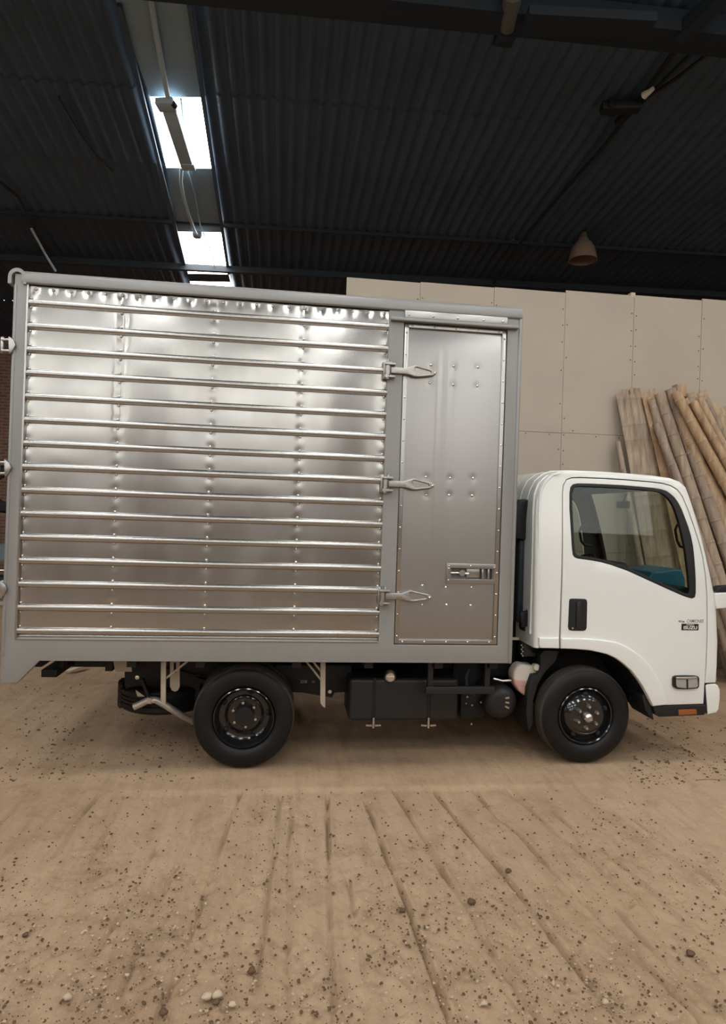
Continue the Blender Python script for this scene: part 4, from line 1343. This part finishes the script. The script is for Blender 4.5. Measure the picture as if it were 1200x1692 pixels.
def mirror_mesh(me, name):
    m2 = me.copy(); m2.name = name
    for v in m2.vertices:
        v.co.y = CY0 + CY1 - v.co.y
    m2.flip_normals()
    return m2


for nm, src, mm, par in (('far_door', panel_mesh([door_loop, win_w], CY0, 0.035, 0.0, W_, CUTX, CUTZ), 'white', truck),
                         ('far_side_panel', panel_mesh([quarter], CY0, 0.035, 0.0, W_, CUTX, CUTZ), 'white', cab),
                         ('far_door_trim', panel_mesh([back_loop, winin_w], CY0 + 0.04, 0.02, 0.0, W_, CUTX, CUTZ), 'teal', cab),
                         ('far_pillar_trim', panel_mesh([quarter], CY0 + 0.04, 0.012, 0.0, W_, CUTX, CUTZ), 'teal', cab),
                         ('far_window_glass', panel_mesh([winin_w], CY0 + 0.014, 0.003, 0.0, W_, CUTX, CUTZ), 'glass', cab)):
    o = link(nm, mirror_mesh(src, nm), mm, par)
    if nm == 'far_door': fdoor = o
# arch flare: raised lip on door and quarter
crease = [(1102, 1163.5), (1098, 1147), (1092, 1131), (1084, 1116), (1075, 1102), (1065, 1090.5), (1053, 1080), (1037, 1069), (1019, 1061), (997, 1057), (973, 1055), (950, 1054), (926.5, 1054)]
fl_loop = [CS(*q) for q in ARCH] + [CS(*q) for q in crease[::-1]]
def flare_warp(x, z): return tumble(x, z)
link('arch_flare', panel_mesh([fl_loop], CY0 - 0.020, 0.03, 0.009, W_, CUTX, CUTZ, res=3), 'white', cdoor, smooth=45)
ql = [CS(891.5, 1070), CS(889.5, 1066), CS(889.5, 1053), CS(922.8, 1053.5), CS(922.8, 1071)]
link('arch_flare', panel_mesh([ql], CY0 - 0.020, 0.03, 0.009, None, (), (), res=3), 'white', cab, smooth=45)
# rear corner ribs pressed in the cab's back edge
for (xo, r) in ((1.868, 0.010), (1.846, 0.010)):
    y = CY0 + (0.018 if xo > 1.86 else 0.075)
    pts = [(xo, y, 0.95), (xo - 0.001, y, 1.5), (xo - 0.003, y + 0.01, 1.85), (xo + 0.008, y + 0.03, 1.98), (xo + 0.04, y + 0.035, 2.065), (xo + 0.10, y + 0.035, 2.125), (xo + 0.2, y + 0.035, 2.157)]
    MB().tube(pts, [r, r, r, r, r * 0.9, r * 0.6, 0.001], 10).build('corner_rib', 'white', cab, smooth=60)
for y in (0.36, 0.52, 0.68, 0.84, 1.0, 1.16, 1.32, 1.48):
    pts = []
    for (x, z) in PROF[4:14]:
        pts.append((x, y, z + (0.012 if z > 2.05 else 0)))
    MB().tube(pts, 0.006, 8).build('roof_rib', 'white', cab, smooth=60)
# door handle recess
hx = [CS(*q) for q in ((940.5, 994), (941.5, 990), (945, 989), (966, 989.5), (969.5, 991), (970.5, 995), (969.5, 1037), (968, 1041), (964, 1042.5), (944, 1042), (940, 1040.5), (938.8, 1036))]
hd = link('door_handle', panel_mesh([hx], CY0 - 0.004, 0.02, 0.003), 'black', cdoor, smooth=40)
x0, z0 = CS(951, 1038); x1, z1 = CS(959.5, 994)
MB().box(x0, x1, CY0 - 0.016, CY0 - 0.002, z0, z1).build('handle_pull', 'tank', cdoor, bevel=0.006, seg=3)
x, z = CS(946, 1038)
MB().lathe([(0.0001, -0.004), (0.007, -0.003), (0.008, 0.002)], (x, CY0 - 0.004, z), 'y', 12).build('key_lock', 'chrome', cdoor)
# badges
x, z = CS(1143.5, 1026.5)
text_obj('badge_word', 'CAMIONES', x + 0.025, z, CY0 + 0.0005, 0.034, 'grey_ink', cdoor, width=0.135, shear=0.25, bold=0.0004)
bt = [(-0.043, 0.004), (-0.012, 0.010), (-0.010, 0.006), (0.034, 0.004), (0.044, -0.003), (0.012, -0.010), (0.010, -0.006), (-0.034, -0.004)]
xc, zc = CS(1126.5, 1027)
li = [(a * 0.62, b * 0.5) for a, b in bt]
link('badge_bow', panel_mesh([[(xc + a * 0.62, zc + b) for a, b in bt], [(xc + a * 0.62, zc + b * 0.7) for a, b in li]], CY0 - 0.0005, 0.002), 'grey_ink', cdoor)
bp = [CS(*q) for q in ((1126.5, 1030.5), (1154.5, 1031), (1154.5, 1041.5), (1126.3, 1041.2))]
link('badge_plate', panel_mesh([bp], CY0 - 0.002, 0.004, 0.0008), 'ink', cdoor)
x, z = CS(1140.7, 1037.3)
text_obj('badge_name', 'ISUZU', x, z, CY0 - 0.0025, 0.033, 'white_ink', cdoor, width=0.108, bold=0.0008)
x, z = CS(1140.7, 1032.6)
text_obj('badge_small', 'POWERED BY', x, z, CY0 - 0.0025, 0.0105, 'white_ink', cdoor, width=0.062)
# side turn lamp
tl = [CS(*q) for q in ((1110.5, 1121), (1111.5, 1117.5), (1115, 1116), (1130, 1115.5), (1148, 1116), (1152.5, 1117), (1154, 1120), (1153.5, 1133), (1151, 1136.5), (1133, 1138), (1117, 1137.5), (1112, 1135), (1110.5, 1131))]
lampo = link('turn_lamp', panel_mesh([tl], CY0 - 0.012, 0.02, 0.004), 'black', cdoor, smooth=40)
l1 = [CS(*q) for q in ((1115, 1121), (1131.5, 1121.5), (1131.5, 1136), (1117, 1134.5), (1115, 1131))]
l2 = [CS(*q) for q in ((1134.5, 1121), (1149.5, 1120), (1150.5, 1132), (1148, 1134.5), (1134.5, 1135.5))]
o = link('lamp_lens', panel_mesh([l1], CY0 - 0.018, 0.012, 0.002), 'lens', cdoor, smooth=40)
o = link('lamp_lens', panel_mesh([l2], CY0 - 0.020, 0.012, 0.002), 'lens', cdoor, smooth=40)
o = link('lamp_brow', panel_mesh([[CS(*q) for q in ((1114, 1117.5), (1148, 1117), (1150, 1119.5), (1132, 1121), (1114, 1120))]], CY0 - 0.026, 0.016, 0.003), 'chrome', cdoor, smooth=40)
# black sill with reflector, mud flap
sl = [CS(*q) for q in ((1079, 1167), (1165, 1164), (1166, 1172), (1163, 1181), (1088, 1184), (1082, 1180))]
sill = link('step_sill', panel_mesh([sl], CY0 + 0.005, 0.25, 0.006), 'black', truck, smooth=40)
rl = [CS(*q) for q in ((1120, 1172), (1149, 1171), (1150, 1179), (1120, 1181))]
link('amber_reflector', panel_mesh([rl], CY0 - 0.001, 0.01, 0.002), 'amber', sill)
x0, z0 = CS(1079, 1171)
mb = MB().prism([CS(*q) for q in ((1064, 1150), (1070, 1148), (1079, 1166), (1082, 1191), (1077, 1188), (1068, 1172))], CY0 + 0.03, CY0 + 0.30)
mb.build('mud_flap', 'black', truck, bevel=0.004)
# wheel-arch lining
mb = MB()
al = [CS(*q) for q in [(1080, 1170)] + ARCH[1:] + [(905, 1073), (895, 1085)]]
for i in range(len(al) - 1):
    a, b = al[i], al[i + 1]
    mb.add([(a[0], CY0 + 0.03, a[1]), (b[0], CY0 + 0.03, b[1]), (b[0], CY0 + 0.52, b[1] - 0.01), (a[0], CY0 + 0.52, a[1] - 0.01)], [(0, 1, 2, 3)])
mb.build('arch_lining', 'chassis', truck, smooth=60)
MB().box(1.80, 3.1, CY0 + 0.50, CY0 + 0.53, 0.32, 0.92).build('inner_wing', 'chassis', truck)
# rear mudguard of the front wheel
mg = [XZ(*q, .2) for q in ((895, 1076), (928, 1077), (922, 1095), (905, 1112), (893, 1132), (885, 1160), (884, 1200), (877, 1212), (873, 1180), (876, 1140), (884, 1118), (894, 1117), (898, 1100))]
link('front_mudguard', panel_mesh([mg], 0.24, 0.26, 0.004), 'black', truck, smooth=40)
MB().bar(P(1052, 1160, .3), P(1066, 1156, .3), 0.06, 0.05).build('tie_rod', 'chassis', truck)
MB().tube([P(1040, 1150, .35), P(1068, 1162, .35)], 0.02, 8).build('steering_arm', 'chassis', truck)
# bumper
bl = [CS(*q) for q in ((1166.5, 1134), (1171, 1131), (1183, 1130), (1188, 1133), (1191, 1140), (1190.5, 1155), (1188, 1172), (1184, 1178), (1168.5, 1181))]
bump = link('front_bumper', panel_mesh([bl], CY0 + 0.01, 1.72, 0.012, res=3), 'white', truck, smooth=45)
bb = [CS(*q) for q in ((1163.5, 1132), (1167, 1130.5), (1169, 1180), (1165, 1172))]
link('bumper_end', panel_mesh([bb], CY0 + 0.012, 1.7, 0.002), 'black', bump)
bs = [CS(*q) for q in ((1166, 1127), (1185, 1126), (1184, 1133), (1167, 1134))]
link('bumper_slot', panel_mesh([bs], CY0 + 0.02, 1.68, 0.002), 'black', bump)
# headlamp wrapping the front corner
hlp = [CS(*q) for q in ((1187.5, 1021), (1190, 1024), (1191.5, 1040), (1191.5, 1052), (1190, 1058), (1189, 1080), (1187, 1085), (1186, 1050))]
link('headlamp', panel_mesh([hlp], CY0 + 0.06, 0.22, 0.006), 'lens', cab, smooth=40)
# mirror arm reaching out of the front corner
ma = [CS(*q) for q in ((1180, 980), (1212, 978), (1212, 1004), (1184, 1006), (1181, 1000))]
arm = link('mirror_arm', panel_mesh([ma], CY0 - 0.01, 0.10, 0.012, res=3), 'white', cab, smooth=40)
mt = [CS(*q) for q in ((1184, 978), (1187, 972), (1194, 969), (1212, 968), (1212, 979.5))]
link('mirror_base', panel_mesh([mt], CY0 + 0.0, 0.08, 0.006, res=3), 'black', cab, smooth=40)
mx, mz = CS(1212, 990)
MB().box(mx + 0.02, mx + 0.10, CY0 - 0.12, CY0 + 0.08, mz - 0.05, mz + 0.34).build('side_mirror', 'black', cab, bevel=0.03, seg=3)
MB().tube([(mx - 0.02, CY0 + 0.04, mz), (mx + 0.06, CY0 - 0.02, mz + 0.05)], 0.02, 8).build('mirror_stalk', 'black', cab)

# cab insides
MB().box(1.9, 3.2, CY0 + 0.06, CY1 - 0.06, 0.86, 0.90).build('cab_floor', 'teal', cab)
dsh = []
dp = [(2.90, 0.95), (2.86, 1.15), (2.90, 1.245), (2.98, 1.275), (3.10, 1.315), (3.20, 1.29), (3.22, 0.95)]
dash = link('dashboard', panel_mesh([dp], CY0 + 0.12, CY1 - CY0 - 0.24, 0.02, res=3), 'dash', cab, smooth=45)
bn = [(2.80, 1.20), (2.83, 1.36), (2.90, 1.43), (3.04, 1.44), (3.16, 1.32), (3.0, 1.2)]
link('instrument_hood', panel_mesh([bn], 1.02, 0.66, 0.03, res=3), 'dash', cab, smooth=45)
bc = [XZ(*q, .62) for q in ((1066, 945), (1085, 942), (1110, 938), (1124, 942), (1127, 990), (1060, 990))]
link('blue_film_cover', panel_mesh([smooth_loop(bc, 1)], 0.55, 0.45, 0.02, res=3), 'blue', cab, smooth=45)
link('headliner', panel_mesh([[(1.92, 2.09), (1.92, 1.99), (2.05, 1.985), (2.75, 2.04), (2.86, 2.075), (2.80, 2.09)]], CY0 + 0.10, CY1 - CY0 - 0.2, 0.01), 'teal', cab, smooth=40)
# steering wheel (far side)
sw = bpy.data.meshes.new('steering_wheel')
mb = MB()
sc_ = Vector((2.76, 1.43, 1.36)); tilt = Matrix.Rotation(math.radians(-38), 3, 'Y')
ring = [sc_ + tilt @ Vector((0.20 * math.cos(a), 0.20 * math.sin(a), 0)) for a in np.linspace(0, 2 * math.pi, 33)]
mb.tube(ring, 0.015, 8, cap=False)
for a in (0.3, math.pi - 0.3, -math.pi / 2):
    mb.tube([sc_ + tilt @ Vector((0, 0, -0.03)), sc_ + tilt @ Vector((0.195 * math.cos(a), 0.195 * math.sin(a), 0))], 0.012, 6)
mb.tube([sc_, sc_ + tilt @ Vector((0.0, 0, -0.35))], 0.03, 8)
mb.build('steering_wheel', 'black', cab, smooth=60)
for y in (0.36, 1.30):
    st_ = MB().box(2.12, 2.60, y, y + 0.46, 0.95, 1.08).box(2.02, 2.14, y, y + 0.46, 1.0, 1.44).build('seat', 'blue' if y < 1 else 'teal', cab, bevel=0.03, seg=3)
# rear-view mirror, grab handles
q = P(1030, 834, 0.95)
mb = MB().box(q[0] - 0.012, q[0] + 0.012, q[1] - 0.10, q[1] + 0.10, q[2] - 0.030, q[2] + 0.030)
mb.build('rear_view_mirror', 'black', cab, bevel=0.008)
MB().tube([(q[0], q[1], q[2] + 0.02), (q[0] + 0.03, q[1], q[2] + 0.10)], 0.007, 6).build('mirror_stem', 'black', cab)
q = P(1036, 834, 0.93)
MB().box(q[0] - 0.006, q[0] + 0.006, q[1] - 0.02, q[1] + 0.02, q[2] - 0.02, q[2] + 0.02).build('mirror_tag', 'cap', cab)
yy = CY1 - 0.16
pts = [P(971, 864, yy), P(963, 868, yy - .04), P(958, 878, yy - .05), P(961, 894, yy - .05), P(966, 900, yy - .04), P(976, 902, yy)]
MB().tube(pts, 0.014, 8).build('grab_handle', 'hose', cab, smooth=60)
yy = CY0 + 0.14
pts = [P(1127, 862, yy), P(1119, 868, yy), P(1116, 876, yy), P(1119, 893, yy), P(1124, 903, yy), P(1133, 905, yy)]
MB().tube(pts, 0.010, 8).build('grab_handle', 'tank', cab, smooth=60)

# ---- between box and cab
iy = 0.34
sx = [XZ(*q, iy) for q in ((853, 832), (858, 827), (868, 824.5), (875, 826), (878.5, 834), (879, 850), (879, 880), (876, 889), (873, 893), (853, 890))]
snork = link('air_intake', panel_mesh([sx], iy, 0.22, 0.015, res=3), 'black', truck, smooth=45)
x0, z0 = XZ(856, 1030, iy); x1, z1 = XZ(873, 892, iy)
MB().box(x0, x1, iy + 0.02, iy + 0.18, z0, z1).build('intake_duct', 'hose', snork, bevel=0.02, seg=3)
for (pa, pb, w, mm, nm) in (((888, 992), (868, 1018), 0.030, 'black', 'tilt_arm'), ((866, 1010), (868, 1035), 0.07, 'black', 'latch_post')):
    MB().bar(P(*pa, .28), P(*pb, .28), w, 0.04).build(nm, mm, truck, bevel=0.005)
MB().box(*[XZ(866, 1040, .3)[0], XZ(880, 1040, .3)[0]], 0.3, 0.42, XZ(866, 1044, .3)[1], XZ(866, 1022, .3)[1]).build('rubber_mount', 'tank', truck, bevel=0.015)
for k, py in enumerate((1048, 1054, 1060)):
    q = P(879, py, .36)
    MB().lathe([(0.001, -0.01), (0.045, -0.01), (0.052, 0.0), (0.045, 0.01), (0.001, 0.01)], q, 'z', 16).build('bellows', 'black', truck)
MB().box(*[XZ(866, 1070, .3)[0], XZ(887, 1070, .3)[0]], 0.3, 0.42, XZ(866, 1085, .3)[1], XZ(866, 1064, .3)[1]).build('relay_box', 'hose', truck, bevel=0.008)
for j in range(6):
    q = P(862 + (j % 2) * 2, 1066 + 3.5 * j, .29)
    MB().lathe([(0.0001, -0.005), (0.006, -0.004), (0.007, 0.0)], q, 'y', 6).build('plug_pin', 'chrome', truck)
MB().box(*[XZ(847, 1056, .3)[0], XZ(858, 1056, .3)[0]], 0.3, 0.32, XZ(847, 1057.5, .3)[1], XZ(847, 1053.5, .3)[1]).build('cable_tag', 'primer', truck)
MB().box(1.62, 1.86, 0.50, 1.4, 0.55, 1.15).build('engine_rear', 'chassis', truck, bevel=0.03)
MB().box(1.66, 1.80, 0.60, 1.5, 1.15, 1.95).build('bulkhead_guard', 'chassis', truck, bevel=0.03)

# ================================================================== BAMBOO
def bamboo(xt, zt, slope, rad, yt, yb, m, label, bow=0.0, name='bamboo_pole', flat=1.0, tilt_seed=0):
    rng = random.Random(tilt_seed)
    root = empty(name, (xt + slope * zt, yb, 0), label, 'bamboo', 'bamboo poles and mats leaning on the beige wall')
    T = Vector((xt, yt, zt)); B = Vector((xt + slope * zt, yb, 0.0))
    L = (T - B).length
    n = 46; pts = []; rs = []
    node = rng.uniform(0.0, 0.25); gap = rng.uniform(0.22, 0.30)
    nodes = []
    z = node
    while z < L:
        nodes.append(z); z += gap * rng.uniform(0.9, 1.1)
    ts = sorted(set([0.0, L] + [t for q in nodes for t in (q - 0.02, q - 0.006, q, q + 0.008, q + 0.02) if 0 < t < L] + list(np.linspace(0, L, 14))))
    d = (T - B) / L
    side = Vector((1, 0, 0)); side = (side - d * side.dot(d)).normalized(); fwd = d.cross(side).normalized()
    seg = 14; vs = []; fs = []
    ph = rng.uniform(0, 6)
    for t in ts:
        k = 1.0
        for q in nodes:
            e = (t - q)
            k += 0.10 * math.exp(-(e / 0.007) ** 2) - 0.05 * math.exp(-((e - 0.014) / 0.006) ** 2)
        r = rad * (1.08 - 0.16 * t / L) * k
        c = B + d * t + side * (bow * math.sin(math.pi * t / L) + 0.006 * math.sin(t * 2 + ph))
        for j in range(seg):
            a = 2 * math.pi * j / seg
            vs.append(c + side * (r * math.cos(a)) + fwd * (r * flat * math.sin(a)))
    for i in range(len(ts) - 1):
        for j in range(seg):
            j2 = (j + 1) % seg
            fs.append((i * seg + j, i * seg + j2, (i + 1) * seg + j2, (i + 1) * seg + j))
    mb = MB().add(vs, fs)
    # hollow ends
    for base, dd in ((0, 0.03), ((len(ts) - 1) * seg, -0.05)):
        ring = [Vector(vs[base + j]) for j in range(seg)]
        c = sum(ring, Vector()) / seg
        inn = [c + (p - c) * 0.72 for p in ring]
        deep = [p + d * dd for p in inn]
        mb.add(ring + inn, [(j, (j + 1) % seg, seg + (j + 1) % seg, seg + j) for j in range(seg)])
        mb.cur = 1
        mb.add(inn + deep, [(j, (j + 1) % seg, seg + (j + 1) % seg, seg + j) for j in range(seg)] + [tuple(range(seg, 2 * seg))])
        mb.cur = 0
    mb.build('culm', [m, 'bamin'], root, smooth=35)
    return root


def mat_board(xt, zt, slope, w, yt, yb, m, label, seed):
    """opened-out bamboo: a cracked, slightly curved board of split slats"""
    rng = random.Random(seed)
    root = empty('bamboo_mat', (xt + slope * zt, yb, 0), label, 'bamboo', 'bamboo poles and mats leaning on the beige wall')
    ns = max(2, int(w / 0.075))
    T = Vector((xt, yt, zt)); B = Vector((xt + slope * zt, yb, 0.0)); L = (T - B).length; d = (T - B) / L
    side = Vector((1, 0, 0)); side = (side - d * side.dot(d)).normalized(); fwd = side.cross(d).normalized()
    if fwd.y > 0: fwd = -fwd
    nodes = [rng.uniform(0, .2) + 0.27 * k for k in range(16)]
    for s in range(ns):
        u = (s + 0.5) / ns - 0.5
        cw = w / ns * 1.03
        top = L + rng.uniform(-0.05, 0.025)
        ts = sorted(set([0.0, top] + [t for q in nodes for t in (q - .012, q, q + .012) if 0 < t < top]))
        vs = []; fs = []
        off = rng.uniform(-0.003, 0.003); bowz = 0.018 * (1 - 4 * u * u) * min(1, w / 0.2)
        for t in ts:
            k = 0.006 if any(abs(t - q) < .003 for q in nodes) else 0.0
            c = B + d * t + side * (u * w + 0.006 * math.sin(3 * t)) + fwd * (bowz + off + k)
            e = cw / 2
            for a, h in ((-e, -0.003), (-e * .85, 0.002), (0, 0.0035), (e * .85, 0.002), (e, -0.003), (0, -0.012)):
                vs.append(c + side * a + fwd * h)
        for i in range(len(ts) - 1):
            for j in range(6):
                fs.append((i * 6 + j, i * 6 + (j + 1) % 6, (i + 1) * 6 + (j + 1) % 6, (i + 1) * 6 + j))
        fs.append(tuple(range(5, -1, -1))); fs.append(tuple((len(ts) - 1) * 6 + j for j in range(6)))
        MB().add(vs, fs).build('slat', m, root, smooth=35)
    return root


def bx_(px, py, Y):
    p = P(px, py, Y); return float(p[0]), float(p[2])


ORD = ['first', 'second', 'third', 'fourth', 'fifth', 'sixth', 'seventh', 'eighth', 'ninth', 'tenth', 'eleventh', 'twelfth', 'thirteenth',
       'fourteenth', 'fifteenth', 'sixteenth', 'seventeenth', 'eighteenth', 'nineteenth', 'twentieth', 'twenty-first', 'twenty-second', 'twenty-third', 'twenty-fourth']
MATS = [(1038, 646, .135, .33, 3.14, 2.62, 'bam2', 'wide cracked grey-brown bamboo mat at the left end of the stack', 1),
        (1062, 642, .16, .34, 3.16, 2.72, 'bam1', 'wide tan bamboo mat standing tallest behind the left end of the stack', 2),
        (1069, 655, .175, .13, 3.10, 2.55, 'bam3', 'narrow honey-coloured bamboo mat right of the wide grey-brown mat', 3),
        (1150, 648, .26, .30, 3.15, 2.70, 'bam1', 'wide tan bamboo mat behind the right half of the stack', 4),
        (1100, 652, .22, .26, 3.16, 2.75, 'bam2', 'grey bamboo mat behind the middle of the stack', 5),
        (1190, 676, .34, .30, 3.14, 2.66, 'bam1', 'wide bamboo mat at the right edge of the picture', 6)]
for (px, py, s, w, yt, yb, m, lab, sd) in MATS:
    x, z = bx_(px, py, yt)
    mat_board(x, z, s, w, yt, yb, m, lab, sd)
POLES = [  # px, py of the top, slope, radius, Ytop, Ybottom, material
    (1022, 730, .10, .035, 3.10, 2.50, 'bam4'), (1077, 662, .24, .055, 3.06, 2.42, 'bam2'), (1091, 650, .255, .072, 3.02, 2.36, 'bam2'), (1107, 644, .295, .075, 3.00, 2.32, 'bam4'),
    (1119, 654, .30, .035, 3.05, 2.40, 'bam1'), (1116, 648, .46, .062, 2.84, 2.10, 'bam3'), (1131, 660, .40, .048, 3.02, 2.34, 'bam1'), (1137, 652, .33, .060, 3.06, 2.45, 'bam2'),
    (1146, 664, .47, .055, 2.90, 2.16, 'bam3'), (1156, 658, .40, .058, 3.04, 2.40, 'bam1'), (1166, 660, .44, .050, 3.02, 2.38, 'bam4'), (1176, 668, .46, .058, 3.0, 2.36, 'bam1'),
    (1187, 690, .42, .055, 3.0, 2.40, 'bam2'), (1198, 700, .45, .060, 3.02, 2.40, 'bam1'), (1125, 690, .34, .066, 2.90, 2.28, 'bam1'), (1140, 730, .42, .06, 2.84, 2.26, 'bam3'),
    (1085, 700, .29, .05, 2.92, 2.30, 'bam4'), (1210, 690, .42, .06, 3.02, 2.40, 'bam3')]
DESC = {'bam1': 'tan', 'bam2': 'grey', 'bam3': 'honey-coloured', 'bam4': 'mauve-grey'}
order = sorted(range(len(POLES)), key=lambda i: POLES[i][0])
for rank, i in enumerate(order):
    (px, py, s, r, yt, yb, m) = POLES[i]
    x, z = bx_(px, py, yt)
    lab = '%s bamboo pole whose top is the %s of the poles counted from the left' % (DESC[m], ORD[rank])
    bamboo(x, z, s, r, yt, yb, m, lab, bow=RNG.uniform(-0.03, 0.03), tilt_seed=i + 11)
# splintered end block on the stack
x, z = bx_(1123, 640, 3.05)
o = MB().box(x - 0.06, x + 0.06, 3.0, 3.12, z - 0.12, z + 0.03).build('wood_offcut', 'bam3', bevel=0.006)
tag(o, 'short brown timber offcut wedged on top of the bamboo stack', 'offcut')

# ================================================================== STONES AND SCRAPS
ICO = None
def pebble_cloud(n, name, m, size, seed, region, dens=None):
    rng = np.random.default_rng(seed)
    bm = bmesh.new(); bmesh.ops.create_icosphere(bm, subdivisions=1, radius=1.0)
    base = np.array([v.co[:] for v in bm.verts]); tri = np.array([[v.index for v in f.verts] for f in bm.faces]); bm.free()
    V = []; Fc = []; k = 0
    while k < n:
        px = rng.uniform(region[0], region[1]); py = region[2] + (region[3] - region[2]) * rng.random() ** 0.85
        if vnoise(np.array([px]), np.array([py * 0.6]), 91, 0.011)[0] + rng.uniform(-.35, .35) < -0.1: continue
        x, y = G(px, py)
        s = size[0] + (size[1] - size[0]) * rng.random() ** 3
        sc = s * np.array([rng.uniform(.8, 1.3), rng.uniform(.8, 1.2), rng.uniform(.45, .8)])
        j = base * (1 + 0.25 * rng.standard_normal((len(base), 1)))
        a = rng.uniform(0, 6.28); c, sn = math.cos(a), math.sin(a)
        p = j * sc; p = np.stack([p[:, 0] * c - p[:, 1] * sn, p[:, 0] * sn + p[:, 1] * c, p[:, 2]], 1)
        z = float(ground_z(np.array([x]), np.array([y]))[0]) - (0.008 if y < -0.2 else 0)
        V.append(p + np.array([x, y, z + sc[2] * 0.25])); Fc.append(tri + k * len(base)); k += 1
    V = np.concatenate(V); Fc = np.concatenate(Fc)
    me = bpy.data.meshes.new(name)
    me.from_pydata(V.tolist(), [], Fc.tolist())
    return link(name, me, m)


o = pebble_cloud(3300, 'gravel_and_pit_shade', 'stone_d', (0.0025, 0.008), 3, (-30, 1230, 1302, 1700))  # dark grains, mostly put in for the shadow inside small pits
tag(o, 'small dark pebbles and specks standing in for shadowed pits over the grooved foreground dirt', 'gravel', kind='stuff')
o = pebble_cloud(2300, 'pale_gravel', 'stone_l', (0.002, 0.0068), 4, (-30, 1230, 1302, 1700))
tag(o, 'small pale pebbles scattered over the grooved dirt in the foreground', 'gravel', kind='stuff')
o = pebble_cloud(420, 'rubble_specks', 'stone_d', (0.004, 0.012), 5, (0, 330, 1125, 1290))
tag(o, 'scattered dark clods on the dirt beside the rear of the truck', 'gravel', kind='stuff')
o = pebble_cloud(420, 'rubble_specks', 'stone_d', (0.004, 0.013), 6, (1040, 1210, 1180, 1300))
tag(o, 'scattered dark clods on the dirt in front of the truck', 'gravel', kind='stuff')
STONES = [(343, 1641, .018, 'stone_l', 'pale round stone, left one of the pair near the bottom edge'), (360, 1640, .020, 'stone_l', 'largest pale stone near the bottom edge left of centre'),
          (384, 1654, .013, 'stone_l', 'small pale stone right of the largest pale stone'), (357, 1651, .012, 'stone_d', 'dark stone just below the largest pale stone'),
          (416, 1598, .016, 'stone_d', 'dark stone above the cluster of pale stones'), (112, 1643, .014, 'stone_l', 'pale stone near the bottom left corner'),
          (779, 1487, .018, 'stone_d', 'dark clod lying on a groove right of centre'), (840, 1438, .016, 'stone_d', 'dark clod beside the longest groove'),
          (1141, 1570, .016, 'stone_d', 'dark stone near the right edge'), (665, 1500, .014, 'stone_d', 'dark stone on the groove left of the largest clod'),
          (1000, 1655, .013, 'stone_l', 'pale stone near the bottom right'), (800, 1650, .012, 'stone_l', 'small pale stone at bottom centre right'),
          (270, 1669, .015, 'stone_d', 'dark stone at the bottom edge left of the pale stones'), (42, 1540, .012, 'stone_d', 'dark stone near the left edge')]
for k, (px, py, s, m, lab) in enumerate(STONES):
    rng = np.random.default_rng(200 + k)
    x, y = G(px, py)
    bm = bmesh.new(); bmesh.ops.create_icosphere(bm, subdivisions=2, radius=1.0)
    for v in bm.verts:
        n = 1 + 0.22 * math.sin(3 * v.co.x + k) * math.cos(2.5 * v.co.y - k) + 0.08 * rng.standard_normal()
        v.co = Vector((v.co.x * s * n * 1.1, v.co.y * s * n, v.co.z * s * n * 0.7))
    me = bpy.data.meshes.new('stone'); bm.to_mesh(me); bm.free()
    z = float(ground_z(np.array([x]), np.array([y]))[0]) - 0.008
    o = link('stone', me, m, loc=(x, y, z + s * 0.35), smooth=60)
    tag(o, lab, 'stone', 'single stones on the dirt floor')
# pale wood splinter beyond the rear of the truck
a = G(112, 1112); b = G(142, 1105)
mb = MB().bar((a[0], a[1], 0.02), ((a[0] + b[0]) / 2, (a[1] + b[1]) / 2, 0.035), 0.07, 0.012).bar(((a[0] + b[0]) / 2, (a[1] + b[1]) / 2, 0.035), (b[0], b[1], 0.03), 0.075, 0.012)
o = mb.build('wood_splinter', 'wood', bevel=0.003)
tag(o, 'pale wood splinter lying on the dirt beyond the rear step bar', 'scrap')
